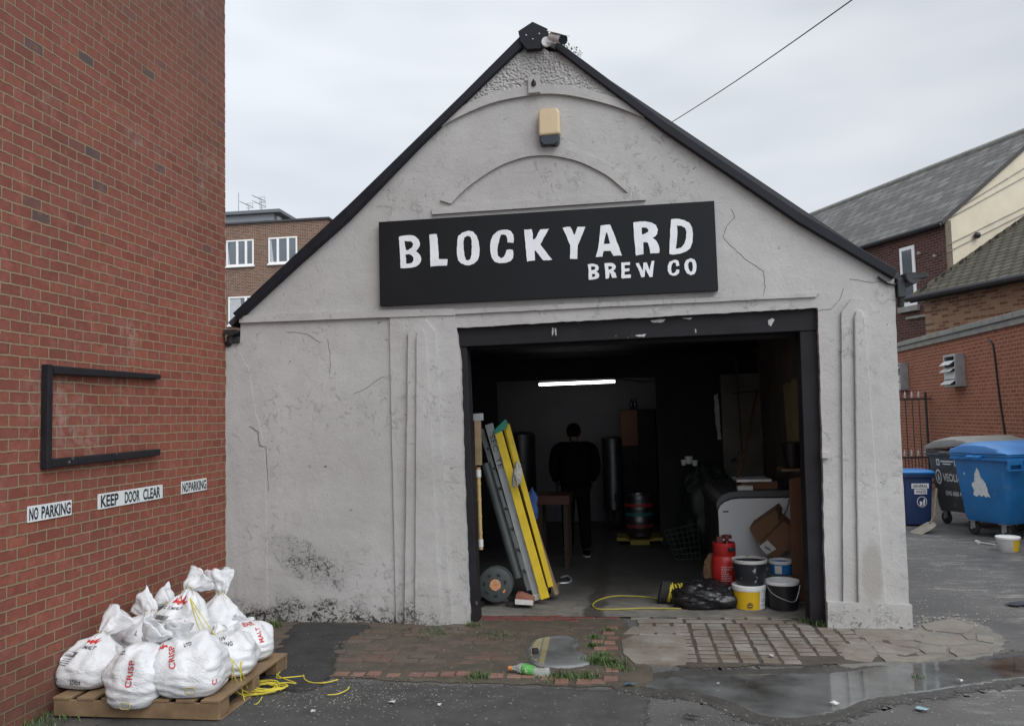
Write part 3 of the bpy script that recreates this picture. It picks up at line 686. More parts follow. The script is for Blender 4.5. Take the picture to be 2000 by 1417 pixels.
# black timber lintel and door posts, set back a little in the opening
b = MB(); q0, q1 = doorL[-1], doorR[0]
b.prism([(q0[0]-.005, .05, q0[1]+.01), (q1[0]+.005, .05, q1[1]+.01), (q1[0]+.005, .05, 2.605), (q0[0]-.005, .05, 2.575)], (0, .2, 0)); b.build('door_lintel', M_OLDBLACK, ga, bevel=.006)
b = MB(); b.prism([(2.345, .06, 0), (2.455, .06, 0), (2.40, .06, 2.575), (2.30, .06, 2.575)], (0, .19, 0)); b.build('door_post', M_OLDBLACK, ga, bevel=.008)
b = MB(); b.prism([(5.42, .06, 0), (5.60, .06, 0), (5.62, .06, 2.605), (5.45, .06, 2.605)], (0, .19, 0)); b.build('door_post', M_OLDBLACK, ga, bevel=.008)
for i, P_ in enumerate(([(1078, 639), (1081, 640), (1081, 652), (1078, 656)], [(1084, 640), (1086, 641), (1087, 655), (1085, 655)], [(1357, 641), (1359, 641), (1360, 650), (1358, 650)], [(1500, 625), (1508, 621), (1513, 624), (1509, 631), (1506, 637), (1501, 634)], [(1270, 626), (1300, 623), (1296, 628), (1274, 629)], [(1332, 621), (1352, 620), (1348, 624)], [(1240, 655), (1262, 652), (1258, 658)])):
    b = MB(); b.prism([(p.x, .0495, p.y) for p in jag(F2(P_, .05), .02, .01, True, i)], (0, -.002, 0)); b.build('paint_chip', M_FLAKEWHITE, ga)
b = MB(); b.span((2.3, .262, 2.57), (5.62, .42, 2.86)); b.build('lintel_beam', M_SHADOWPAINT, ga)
b = MB(); b.box(atY(1611, 888, -.02)+Vector((0, .0, 0)), (.06, .06, .06)); b.build('latch_block', M_FACADE, ga, bevel=.006)
# shell: side walls, back, roof
M_SIDE = M('grey side render', (.5, .5, .5), .85, .15, 2, .4)
b = MB(); b.span((6.0, .26, -.05), (6.25, 9, 3.0)); b.build('side_wall', M_SIDE, ga)
b = MB(); b.span((.02, .26, -.05), (.28, 9, 2.66)); b.build('side_wall', M_SIDE, ga)
b = MB(); b.prism([(.02, 9, -.05), (6.25, 9, -.05), (6.25, 9, 3.0), (3.1, 9, 5.45), (.02, 9, 2.7)], (0, .2, 0)); b.build('rear_wall', M_SIDE, ga)
for a, c in (((.05, 2.86), (3.115, 5.56)), ((6.32, 3.0), (3.09, 5.56))):
    d = (Vector((c[0]-a[0], c[1]-a[1]))).normalized(); nn = Vector((-d.y, d.x))*.05
    if nn.y < 0: nn = -nn
    b = MB(); b.prism([(a[0], .015, a[1]), (c[0], .015, c[1]), (c[0]+nn.x, .015, c[1]+nn.y), (a[0]+nn.x, .015, a[1]+nn.y)], (0, 9.3, 0)); b.build('roof', M_ASPHALTROOF, ga)
# black bargeboards and ridge plate
def board(name, px, y0, d, mat, bev=.006):
    b = MB(); b.prism([(x, y0, z) for x, z in F2(px, y0)], (0, d, 0)); return b.build(name, mat, ga, bevel=bev)
board('bargeboard', [(454, 612), (570, 502), (680, 400), (820, 266), (1015, 71), (1021, 90), (820, 283), (680, 428), (570, 526), (466, 622)], -.07, .075, M_BLACKPAINT)
board('bargeboard', [(1086, 80), (1100, 88), (1300, 237), (1430, 325), (1560, 412), (1751.6, 526), (1747, 543.5), (1560, 434), (1430, 345), (1300, 257), (1083, 93)], -.07, .075, M_BLACKPAINT)
board('ridge_plate', [(1012, 61), (1040, 42.5), (1069, 56), (1072, 66), (1066, 85), (1057, 94.5), (1028, 96), (1016, 81)], -.10, .06, M_BLACKPAINT, .003)
for px, py in ((1027.5, 69.5), (1053, 66.5), (1040.5, 77)): b = MB(); b.sphere(atY(px, py, -.101), .009, 8, 6); b.build('screw', M_GREYMETAL, ga)
# gutters at both eaves
b = MB()
for k in range(2):
    pass
arc = [(.062*math.cos(a), .062*math.sin(a)) for a in [math.pi+math.pi*i/10 for i in range(11)]]
def gutter(cx, cz, name):
    b = MB(); o = [(cx+x, cz+z) for x, z in arc]; i_ = [(cx+x*.9, cz+z*.9) for x, z in arc[::-1]]
    b.prism([(x, -.09, z) for x, z in o+i_], (0, 9.2, 0)); b.prism([(x, -.085, z) for x, z in [(cx+x*.95, cz+z*.95) for x, z in arc]], (0, .004, 0)); b.build(name, M_GUTTER, ga)
gutter(.085, 2.815, 'gutter'); gutter(6.40, 3.03, 'gutter')
b = MB(); b.tube([(.06, -.03, 2.76), (.055, -.02, 2.70), (.02, .0, 2.68)], .035, 10); b.span((.03, -.03, 2.69), (.15, .05, 2.75)); b.build('gutter_bracket', M_GUTTER, ga, bevel=.004)
b = MB(); b.span((6.275, -.04, 2.86), (6.345, .04, 3.03)); b.tube([(6.31, 0, 2.9), (6.31, .02, 2.78)], .03, 10)
b.prism([(6.33, -.08, 3.0), (6.52, -.10, 3.02), (6.50, -.10, 3.06), (6.33, -.08, 3.07)], (0, .2, 0)); b.build('gutter_hopper', M_GUTTER, ga, bevel=.006)
b = MB(); b.tube(smooth_path([(6.285, -.015, 2.99), (6.26, -.02, 2.975), (6.22, -.02, 2.978), (6.19, -.02, 2.99), (6.12, -.02, 3.05)], 5), .009, 6); b.build('eave_cable', M_BLACKPLASTIC, ga)
# moss growing on the right verge
b = MB(); rr = random.Random(3)
for i in range(90):
    t = rr.random()**1.5; q = atY(1102+34*t, 87+26*t, .0)+Vector((rr.gauss(0, .02), rr.uniform(-.08, .1), rr.uniform(-.01, .04)))
    a = Vector((rr.uniform(-1, 1), rr.uniform(-1, 1), rr.uniform(-.2, 1))).normalized()*.022; c = a.orthogonal().normalized()*.007
    b.add([q-c, q+c, q+a], [(0, 1, 2)])
tag(b.build('verge_weed', M_GRASS, loc=tuple(atY(1115, 97, 0))), 'small dark weed growing on the right roof verge beside the camera', 'plant')

# ---- interior of the garage
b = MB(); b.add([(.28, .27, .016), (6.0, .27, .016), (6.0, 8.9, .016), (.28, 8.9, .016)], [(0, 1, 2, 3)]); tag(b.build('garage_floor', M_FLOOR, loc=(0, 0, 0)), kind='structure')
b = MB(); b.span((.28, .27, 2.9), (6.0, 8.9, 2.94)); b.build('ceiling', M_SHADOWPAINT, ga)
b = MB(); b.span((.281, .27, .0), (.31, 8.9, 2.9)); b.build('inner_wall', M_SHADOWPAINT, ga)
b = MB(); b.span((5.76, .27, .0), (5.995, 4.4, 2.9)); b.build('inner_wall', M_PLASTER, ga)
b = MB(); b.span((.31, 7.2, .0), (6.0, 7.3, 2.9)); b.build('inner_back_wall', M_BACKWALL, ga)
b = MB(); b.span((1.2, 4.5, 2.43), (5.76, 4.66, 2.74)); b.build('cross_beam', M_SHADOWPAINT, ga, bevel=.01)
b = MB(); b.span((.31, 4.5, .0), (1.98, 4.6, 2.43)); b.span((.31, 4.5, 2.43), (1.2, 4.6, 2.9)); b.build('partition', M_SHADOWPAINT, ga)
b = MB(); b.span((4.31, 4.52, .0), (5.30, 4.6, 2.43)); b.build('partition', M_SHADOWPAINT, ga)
b = MB(); b.span((5.22, 4.40, .0), (5.995, 4.5, 2.43)); b.build('wall_pier', M_PLASTER, ga)
b = MB(); b.prism([(p.x, 4.385, p.y) for p in jag(F2([(1394, 772), (1402, 768), (1405, 800), (1409, 858), (1402, 858), (1397, 820)], 4.39), .03, .012, True, 4)], (0, .012, 0)); b.build('paint_flake', M_FLAKEWHITE, ga)
# pale patches of old paint on the right inner wall
def wallpatch(pts, mat, seed):
    P = [atX(x, y, 5.755) for x, y in pts]; Q = jag([(p.y, p.z) for p in P], .08, .02, True, seed)
    b = MB(); b.prism([(5.752, p.x, p.y) for p in Q], (.006, 0, 0)); b.build('paint_patch', mat, ga)
wallpatch([(1468, 762), (1482, 764), (1489, 860), (1484, 885), (1475, 885), (1468, 830)], M_FLAKEWHITE, 1)
wallpatch([(1530, 752), (1562, 735), (1562, 860), (1538, 862)], M_YELLOWPLASTER, 2)
wallpatch([(1470, 790), (1483, 790), (1483, 800), (1472, 800)], M_BRICKRED, 3) if False else None

# ================================================================ THINGS FIXED TO THE GARAGE FRONT
sg = thing('signboard', 'black board reading BLOCKYARD BREW CO in white hand drawn letters above the doorway', 'sign', (3.16, 0, 3.0))
YS = -.065
pts = F2([(739.5, 433.5), (1395, 392), (1403, 567), (742, 597)], YS)
b = MB(); b.prism([(x, YS, z) for x, z in pts], (0, .06, 0)); b.build('board', M_SIGN, sg, bevel=.002)
def ltr(org, s, outs, n=0):
    res = []
    for o in outs:
        P = [(lambda q: (q.x-3.16, q.z-3.0))(atY(org[0]+x*s, org[1]+y*s, YS)) for x, y in o]
        res.append([tuple(p) for p in jag(P, .016, .0035, True, n)])
    return res
LA, LB, LC = ((770, 430), .1), ((940, 420), .11), ((1140, 410), .125)
LET = [
 (LA, 'curve', [[(95,330),(120,315),(230,300),(350,297),(420,325),(475,375),(502,440),(500,500),(470,555),(425,605),(470,640),(510,690),(528,745),(520,810),(480,870),(420,910),(330,930),(210,940),(130,940),(125,800),(112,600),(100,400)], [(200,405),(260,415),(320,412),(360,440),(372,480),(350,535),(300,565),(275,590),(225,580),(212,500)], [(220,670),(290,662),(340,685),(380,730),(378,790),(345,835),(290,850),(235,850),(232,760)]]),
 (LA, '', [[(690,285),(830,272),(840,330),(855,480),(868,660),(870,760),(1040,762),(1032,885),(900,890),(712,908),(708,700),(698,450)]]),
 (LA, '', [[(1450,208),(1540,225),(1610,300),(1650,420),(1668,560),(1660,690),(1630,780),(1560,850),(1480,880),(1390,878),(1300,840),(1250,780),(1230,680),(1225,560),(1235,420),(1250,310),(1330,245)], [(1430,305),(1490,325),(1515,400),(1520,520),(1515,660),(1490,760),(1440,790),(1395,770),(1370,690),(1355,560),(1350,430),(1370,340)]]),
 (LB, '', [[(460,262),(530,290),(570,350),(580,420),(572,495),(465,485),(462,410),(440,360),(400,345),(350,350),(325,420),(300,520),(285,620),(295,720),(350,770),(400,745),(430,690),(450,620),(500,610),(560,620),(572,690),(565,760),(520,820),(430,850),(320,855),(240,830),(190,760),(165,660),(160,550),(175,440),(210,360),(290,290),(370,265)]]),
 (LB, '', [[(760,260),(895,252),(915,330),(920,440),(960,420),(1045,260),(1205,245),(1110,400),(1050,525),(1140,640),(1262,795),(1200,805),(1100,805),(1040,730),(950,625),(955,805),(812,825),(800,700),(785,480),(768,350)]]),
 (LB, '', [[(1445,230),(1580,212),(1610,260),(1640,350),(1665,340),(1710,212),(1848,210),(1770,400),(1712,540),(1705,780),(1575,778),(1580,540),(1500,340)]]),
 (LC, '', [[(265,245),(410,230),(440,300),(500,440),(560,600),(598,715),(465,718),(420,640),(310,645),(295,730),(188,738),(230,580),(250,400)], [(360,345),(390,440),(412,525),(312,535),(335,420)]]),
 (LC, '', [[(775,200),(860,185),(960,180),(1060,200),(1130,240),(1160,310),(1150,370),(1115,415),(1075,435),(1130,480),(1165,540),(1185,620),(1182,670),(1040,680),(1030,600),(1000,510),(930,505),(938,690),(818,715),(805,580),(785,400)], [(905,275),(980,280),(1012,310),(1005,345),(960,370),(915,390)]]),
 (LC, '', [[(1365,150),(1460,140),(1570,160),(1650,200),(1690,270),(1708,380),(1700,500),(1670,590),(1600,650),(1500,685),(1400,698),(1340,688),(1345,500),(1352,300)], [(1455,245),(1530,250),(1585,285),(1605,350),(1600,440),(1575,520),(1520,590),(1440,610),(1455,480),(1465,330)]]),
 (LC, '', [[(65,850),(150,840),(215,860),(238,900),(225,945),(195,960),(235,990),(245,1030),(225,1065),(160,1085),(80,1090),(78,960)], [(115,885),(170,885),(185,910),(165,935),(120,945)], [(130,1000),(170,1000),(185,1025),(165,1045),(133,1050)]]),
 (LC, '', [[(325,835),(410,828),(480,845),(505,885),(490,930),(460,950),(500,990),(520,1055),(445,1062),(425,1000),(405,975),(395,1065),(345,1078),(338,960)], [(385,880),(440,885),(445,905),(425,925),(388,935)]]),
 (LC, '', [[(585,822),(725,815),(722,860),(640,865),(640,915),(715,910),(715,955),(640,965),(640,1015),(738,1010),(735,1060),(590,1068),(590,940)]]),
 (LC, '', [[(812,835),(862,828),(925,950),(930,825),(985,820),(1030,940),(1058,800),(1105,795),(1090,900),(1075,1045),(1030,1050),(965,920),(950,1045),(905,1055),(860,940)]]),
 (LC, '', [[(1430,778),(1480,795),(1495,870),(1445,880),(1440,830),(1400,820),(1375,860),(1365,930),(1375,985),(1410,990),(1440,960),(1448,930),(1495,935),(1490,985),(1450,1020),(1390,1028),(1340,1005),(1312,950),(1312,880),(1340,810)]]),
 (LC, '', [[(1670,755),(1730,775),(1760,850),(1758,940),(1730,1000),(1670,1018),(1610,990),(1580,930),(1572,850),(1600,785)], [(1655,805),(1695,815),(1705,890),(1695,960),(1665,965),(1640,920),(1630,850)]]),
]
for i, (o, _, outs) in enumerate(LET):
    vs, fs = outline_mesh(ltr(*o, outs, i), .003)
    b = MB(); b.add([(v.x+3.16, YS-.0035-v.z, v.y+3.0) for v in vs], fs); b.build('letter', M_LETTER, sg)
# alarm box
al = thing('alarm_box', 'cream alarm box with dark blue strobe base under the gable peak', 'alarm box', tuple(atY(1073, 281, -.05)))
b = MB(); A = F2([(1054, 213), (1088, 211), (1093, 219), (1094, 262), (1052, 266), (1051, 220)], -.09); b.prism([(x, -.10, z) for x, z in A], (0, .10, 0)); b.build('cover', M_BEIGE, al, bevel=.02, seg=3)
b = MB(); A = F2([(1053.5, 266), (1093, 262.5), (1092, 277), (1086, 281), (1060, 283), (1054, 278)], -.09); b.prism([(x, -.094, z) for x, z in A], (0, .094, 0)); b.build('strobe', M_NAVY, al, bevel=.012, seg=3)
br = thing('wall_bracket', 'small square painted plate with rusty bolt on the pebbledash', 'bracket', tuple(atY(1043, 180, -.02)))
b = MB(); A = F2([(1031, 150), (1054, 149), (1055, 180), (1032, 182)], -.065); b.prism([(x, -.065, z) for x, z in A], (0, .06, 0)); b.build('plate', M_FACADE, br, bevel=.003)
b = MB(); q = atY(1042.5, 163, -.07); b.sphere(q, (.024, .02, .030), 10, 8); b.tube([q+Vector((0, -.01, .02)), q+Vector((0, -.03, .02))], .01, 8); b.build('bolt', M_IRON, br)
# security camera
cc = thing('security_camera', 'white bullet security camera on the gable peak beside the black ridge plate', 'camera', tuple(atY(1068, 92, -.1)))
b = MB(); b.lathe([(.045, 0), (.045, .03), (.03, .045), (.0, .05)], atY(1068, 85, -.1)+Vector((0, -.045, 0)), 20, 'Y'); b.build('mount', M_WHITE, cc, smooth=True)
b = MB(); p0 = atY(1070, 84, -.14); p1 = atY(1086, 80, -.2); b.tube(smooth_path([p0, p0.lerp(p1, .5)+Vector((0, -.02, -.01)), p1], 4), .016, 8); b.build('arm', M_WHITE, cc, smooth=True)
a0 = atY(1078, 72, -.17); a1 = atY(1106, 79, -.36); d = (a1-a0)
b = MB(); b.tube([a0, a0+d*.03, a0+d*.75, a0+d*.78], lambda t: .042, 16); b.build('body', M_DIRTYWHITE, cc, smooth=True)
b = MB(); b.tube([a0+d*.76, a0+d*.80], .044, 16); b.build('lens', M_NAVY, cc, smooth=True)
b = MB(); rot = d.to_track_quat('Y', 'Z').to_matrix(); b.box(a0+d*.45+Vector((0, 0, .047)), (.092, d.length*1.05, .008), rot); b.build('sun_shield', M_WHITE, cc, bevel=.003)
# overhead cable
oc = MB(); a = atY(1305, 243, 3.2); c = atY(1720, -40, -1.5)
oc.tube([a.lerp(c, t/24)+Vector((0, 0, -.03*math.sin(math.pi*t/24))) for t in range(-4, 30)], .0055, 6)
tag(oc.build('overhead_cable', M_BLACKPLASTIC, loc=tuple(a)), 'thin black overhead cable crossing the sky right of the gable', 'cable')

# ================================================================ ON THE LEFT BRICK WALL
fr = thing('timber_surround', 'weathered black three sided timber frame fixed to the red brick wall', 'frame', (0, -1.9, 1.65))
b = MB(); b.box((.027, -2.54, 1.98), (.054, .05, .70)); b.build('upright', M_OLDBLACK, fr, bevel=.006)
b = MB(); b.prism([(.002, -2.505, 2.265), (.002, -1.22, 2.285), (.002, -1.22, 2.325), (.002, -2.505, 2.325)], (.055, 0, 0)); b.build('top_rail', M_OLDBLACK, fr, bevel=.008)
b = MB(); b.prism([(.002, -2.505, 1.635), (.002, -1.215, 1.655), (.002, -1.215, 1.708), (.002, -2.505, 1.695)], (.05, 0, 0)); b.build('bottom_rail', M_OLDBLACK, fr, bevel=.008)
def wallsign(label, text, y0, y1, z0, z1, sp=1., tilt=0, pad=.012, bold=.0):
    s = thing('wall_sign', label, 'sign', (0, (y0+y1)/2, z0), 0, 'white plates on the brick wall')
    b = MB(); b.span((.001, y0, z0), (.008, y1, z1)); b.build('plate', M_PLATE, s, bevel=.0015)
    w_ = y1-y0-2*pad; h = (z1-z0)*.78
    b = MB()
    for body, fy, fw in text:
        vs, fs = fit_text(body, fw*w_, h, 0, sp, .026)
        b.add([(.0095, y0+pad+fy*w_+v.x, z0+(z1-z0)*.11+v.y) for v in vs], fs)
    b.build('lettering', M_INK, s)
    b = MB()
    for yy_ in (y0+w_*.19, ): b.sphere((.009, yy_, (z0+z1)/2), .004, 6, 5)
    b.build('screw', M_IRON, s)
wallsign('white NO PARKING plate on the brick wall nearest the camera', [('NO', 0, .21), ('PARKING', .28, .72)], -2.68, -2.253, 1.291, 1.396)
wallsign('long white KEEP DOOR CLEAR plate in the middle of the brick wall', [('KEEP', .0, .27), ('DOOR', .37, .25), ('CLEAR', .68, .31)], -1.962, -1.113, 1.293, 1.407, pad=.03)
wallsign('smallest and farthest white NO PARKING plate near the grey garage', [('NO', 0, .24), ('PARKING', .26, .74)], -.818, -.386, 1.297, 1.405)
# ================================================================ FAR LEFT: FLAT ROOFED BRICK BLOCK
fb = thing('apartment_block', 'brown brick flat roofed block with white windows between brick wall and gable', 'building', (-16, 33, 0))
b = MB(); b.span((-26, 30, 0), (-10.15, 41, 11.65)); b.build('wall', M_BRICK_FLAT, fb)
b = MB(); b.span((-10.149, 30.05, 0), (-10.14, 41, 11.6)); b.build('side_wall', M_BRICK_FLATX, fb)
b = MB(); b.span((-26.1, 29.9, 11.65), (-10.05, 41.1, 11.76)); b.build('roof_edge', M_ASPHALTROOF, fb, bevel=.02)
def upvc(x0, x1, z0, z1, cols, curtain=None):
    f = MB(); t = .075; y = 29.95
    f.span((x0, y, z0), (x1, 30.02, z0+t)); f.span((x0, y, z1-t), (x1, 30.02, z1))
    f.span((x0, y, z0+t), (x0+t, 30.02, z1-t)); f.span((x1-t, y, z0+t), (x1, 30.02, z1-t))
    for c in cols: f.span((x0+(x1-x0)*c-.06, y, z0+t), (x0+(x1-x0)*c+.06, 30.02, z1-t))
    f.span((x0-.05, 29.9, z0-.08), (x1+.05, 30.0, z0-.003))
    w_ = f.build('window', M_UPVC, fb, bevel=.012)
    p = MB(); p.add([(x0+t, 29.985, z0+t), (x1-t, 29.985, z0+t), (x1-t, 29.985, z1-t), (x0+t, 29.985, z1-t)], [(0, 1, 2, 3)]); p.build('pane', M_GLASS, w_)
    if curtain:
        c = MB(); a0, a1 = x0+(x1-x0)*curtain[0], x0+(x1-x0)*curtain[1]
        c.prism([(a0, 29.978, z0+t), (a1, 29.978, z0+t), (a1-.12, 29.978, z1-.1), (a0, 29.978, z1-.1)], (0, .003, 0)); c.build('curtain', M_CURTAIN, w_)
upvc(-15.35, -13.93, 9.6, 10.88, (.40, .72), (.05, .13))
upvc(-13.17, -11.70, 9.62, 10.90, (.33, .68), (.06, .18))
upvc(-15.25, -13.6, 6.7, 8.08, (.55,), (.05, .45))
upvc(-13.1, -11.6, 6.7, 8.08, (.33, .68))
ph = MB(); ph.span((-16.6, 31.0, 11.76), (-13.35, 34.5, 12.38)); ph.build('roof_room', M('grey roof room', (.21, .225, .24), .7, .08, 2, .1), fb)
ph = MB(); ph.span((-16.8, 30.8, 12.38), (-12.95, 34.8, 12.56)); ph.build('roof_room_slab', M('grey fascia', (.13, .14, .15), .7, .1, 2, .1), fb, bevel=.02)
ph = MB(); ph.span((-13.35, 31.4, 11.76), (-13.31, 31.9, 12.36)); ph.build('roof_room_door', M_UPVC, fb)
def aerial(px, py0, py1, label, Y=31.2, yagi=True):
    a = atY(px, py0, Y); t = atY(px, py1, Y)
    e = thing('aerial', label, 'aerial', tuple(a), 0, 'aerials on the flat roof')
    m_ = MB(); m_.tube([a, t], .022, 6); m_.build('mast', M_GREYMETAL, e)
    if yagi:
        m_ = MB(); u = t+Vector((-.42, 0, .22)); v = t+Vector((.16, 0, -.05)); m_.tube([u, v], .018, 6)
        for k in range(7):
            q = u.lerp(v, k/6); m_.tube([q+Vector((0, -.22, 0)), q+Vector((0, .22, 0))], .012, 5)
        m_.tube([t+Vector((-.1, 0, .13)), t+Vector((.2, 0, .13)), t+Vector((.2, 0, -.12)), t+Vector((-.1, 0, -.12))], .016, 5, True)
        m_.build('antenna', M_GREYMETAL, e)
aerial(466, 415, 376, 'thin whip aerial on the grey roof room left of the others', yagi=False)
aerial(486, 414, 402, 'low bent television aerial, middle one on the grey roof room')
aerial(511, 412, 401, 'low television aerial at the roof room corner below the taller one', 31.6)
aerial(510, 440, 390, 'tall television aerial with upper antenna at the roof room corner')

# ================================================================ RIGHT: HOUSES BEHIND THE YARD WALL
def hdir(px, py):
    d = ray(px, py); d.z = 0; return d.normalized()
dd = hdir(550, 823); gg = Vector((dd.y, -dd.x, 0))
def vplane(px, py, P, nrm):
    d = ray(px, py); return CAM + d*((P-CAM).dot(nrm)/d.dot(nrm))
C0 = CAM + ray(1845, 430)*22
sh = thing('slate_house', 'tall house with grey slate roof, dark brick side and cream gable behind the yard', 'building', (C0.x+3, C0.y+5, 0))
V1 = vplane(2000, 290, C0, dd); vdir = (V1-C0).normalized(); nr = vdir.cross(dd).normalized()
Q = vplane(1585, 420, C0, nr); Q2 = vplane(2000, 265, C0, nr)
zr = (Q.z+Q2.z)/2; k = (zr-C0.z)/vdir.z
Rg = C0+vdir*k                                         # ridge end over the gable
Cg = C0+gg*2*(Rg-C0).dot(gg)
LEN = 17
base = lambda p: Vector((p.x, p.y, 0))
b = MB(); b.prism([base(C0), base(Cg), Cg, Rg, C0], dd*.15); b.build('gable_wall', M_CREAM, sh)
def local_panel(name, P0_, ux, uy, w_, h, mat, parent, th=.03, out=0., bevel=0):
    """a thin board given by a corner, two directions and its size; its own axes follow the board"""
    ux = ux.normalized(); uz = ux.cross(uy).normalized(); uy = uz.cross(ux)
    me = bpy.data.meshes.new(name); o = bpy.data.objects.new(name, me); col.objects.link(o)
    o.parent = parent
    q = Matrix.Identity(4); pp = parent
    while pp is not None: q = pp.matrix_basis @ q; pp = pp.parent
    M4 = Matrix((ux, uy, uz)).transposed().to_4x4(); M4.translation = P0_+uz*out
    o.matrix_basis = q.inverted() @ M4
    b = MB(); b.span((0, 0, -th), (w_, h, 0)); me.from_pydata(b.v, [], b.f); me.materials.append(mat); return o
up_ = Vector((0, 0, 1))
E0 = C0+dd*LEN
# dark brick side wall: origin at the far end so its face looks towards the lane
M_OLDBRICK2 = localbrick('dark old brick wall', .225, .075, [(.0, (.065, .026, .024)), (.6, (.12, .042, .036)), (1., (.165, .062, .052))], (.13, .095, .08), .012, uax=2)
local_panel('side_wall', base(E0), -dd, up_, LEN, C0.z, M_OLDBRICK2, sh, .2)
sl = (Rg-C0); 
local_panel('roof_slope', E0-sl.normalized()*.25-dd*-.0, -dd, sl, LEN+.05, sl.length+.25, M_SLATE, sh, .06, .05)
b = MB(); b.tube([Rg+Vector((0, 0, .08)), Rg+dd*LEN+Vector((0, 0, .08))], .09, 8); b.build('ridge_tiles', M_COPING, sh)
b = MB(); b.tube([C0-gg*.16+Vector((0, 0, -.10)), C0-gg*.16+dd*LEN+Vector((0, 0, -.10))], .07, 8); b.build('gutter', M_GUTTER, sh)
b = MB(); b.bar(C0-dd*.05-sl.normalized()*.2+Vector((0, 0, .03)), Rg-dd*.05+Vector((0, 0, .03)), .1, .05, up=dd); b.build('verge_board', M_IRON, sh)
# window in the side wall
W0 = vplane(1764, 600, C0, gg); W1 = vplane(1786, 478, C0, gg)
ws = abs((W1-W0).dot(dd)); wa = W0 if (W0-C0).dot(dd) > (W1-C0).dot(dd) else W1
far = Vector((wa.x, wa.y, W0.z))
wf = local_panel('window', far, -dd, up_, ws, W1.z-W0.z, M_UPVC, sh, .05, .03)
local_panel('pane', far-dd*.1+up_*.12, -dd, up_, ws-.2, (W1.z-W0.z)*.5-.1, M_GLASS, wf, .02, .04)
local_panel('pane', far-dd*.1+up_*((W1.z-W0.z)*.5+.06), -dd, up_, ws-.2, (W1.z-W0.z)*.5-.16, M_GLASS, wf, .02, .04)
local_panel('window_sill', far+dd*.1-up_*.16, -dd, up_, ws+.2, .15, M_COPING, sh, .1, .12)
local_panel('wall_pipe', vplane(1772, 624, C0, gg), -dd, up_, .8, .07, M_COPING, sh, .05, .06)
# small fittings on the side wall and gable
def spot(px, py, n_, r, mat, name, lab, cat):
    q = vplane(px, py, C0, n_); b = MB(); b.sphere(q-n_*.1 if n_ is dd else q-gg*.08, r, 12, 8); b.tube([q, q-(n_ if n_ is dd else gg)*.12], r*.4, 8)
    tag(b.build(name, mat, loc=tuple(q), smooth=True), lab, cat, 'lamps on the cream gable' if name == 'wall_lamp' else None)
spot(1903, 461, dd, .09, M_BLACKPLASTIC, 'wall_lamp', 'left black round lamp on the cream gable wall', 'lamp')
spot(1950, 461, dd, .09, M_BLACKPLASTIC, 'wall_lamp', 'right black round lamp on the cream gable just above tiled roof', 'lamp')
spot(1799, 495, gg, .055, M_COPING, 'bell_box', 'small white box with torn patch beside the tall side window', 'box')
spot(1829, 500, gg, .045, M_COPING, 'junction_box', 'small white junction box near the brick and cream corner', 'box')
b = MB()
for (x0, y0), (x1, y1) in (((1850, 420), (2010, 322)), ((1850, 428), (2010, 340)), ((1850, 478), (2010, 400)), ((1850, 492), (2010, 412))):
    b.tube([vplane(x0, y0, C0, dd)-dd*.03, vplane(x1, y1, C0, dd)-dd*.03], .012, 5)
b.build('gable_cable', M_COPING, sh)

# tiled roof outbuilding with patterned brick
E1 = CAM+ray(1816, 573)*20.5
oh = thing('outbuilding', 'buff brick outbuilding under a mossy tiled roof behind the yard wall', 'building', (E1.x+2, E1.y-3, 0))
M_BUFFL = localbrick('buff patterned brick', .225, .078, [(.0, (.17, .08, .05)), (.42, (.24, .115, .07)), (.5, (.42, .26, .16)), (1., (.46, .30, .18))], (.28, .2, .14), .010, uax=2)
local_panel('wall', base(E1), -dd, up_, 11, E1.z, M_BUFFL, oh, .2)
local_panel('end_wall', base(E1)+gg*.002, gg, up_, 5, E1.z, M_BUFFL, oh, .2)
T1 = vplane(2000, 443, E1, dd); tdir = (T1-E1).normalized()
far1 = E1+dd*.35-tdir*.35
local_panel('roof', far1, -dd, tdir, 12, 6, M_TILE, oh, .09, .06)
b = MB(); b.tube([E1+dd*.35-gg*.40+Vector((0, 0, -.10)), E1-dd*11-gg*.40+Vector((0, 0, -.10))], .075, 8); b.build('gutter', M_GUTTER, oh)
b = MB(); 
for k in range(16): b.bar(far1+tdir*(.35*k)+nr*0+Vector((0, 0, .05)), far1+tdir*(.35*k+.33)+Vector((0, 0, .07)), .16, .05, up=dd)
b.build('verge_tiles', M_TILE, oh)

# yard wall
XW = 10.8
yw = thing('yard_wall', 'long orange red brick wall with stone coping on the right of the lane', 'wall', (XW, 9, 0))
b = MB(); b.span((XW, -1, -.1), (XW+.3, 18, 3.30)); b.build('wall', M_BRICK_YARD, yw)
b = MB()
yy = -1.0
while yy < 18: b.span((XW-.09, yy, 3.42), (XW+.38, yy+.892, 3.53)); yy += .9
b.span((XW-.05, -1, 3.30), (XW+.33, 18, 3.418)); b.build('coping', M_COPING, yw, bevel=.012)
b = MB(); b.tube(smooth_path([atX(1930, 664, XW-.02), atX(1938, 672, XW-.02), atX(1943, 700, XW-.02), atX(1951, 770, XW-.02), atX(1962, 845, XW-.02), atX(1966, 880, XW-.02)], 5), .018, 6); tag(b.build('wall_cable', M_BLACKPLASTIC, loc=(XW, 7.4, 2)), 'black cable running down the yard wall right of the vent box', 'cable')
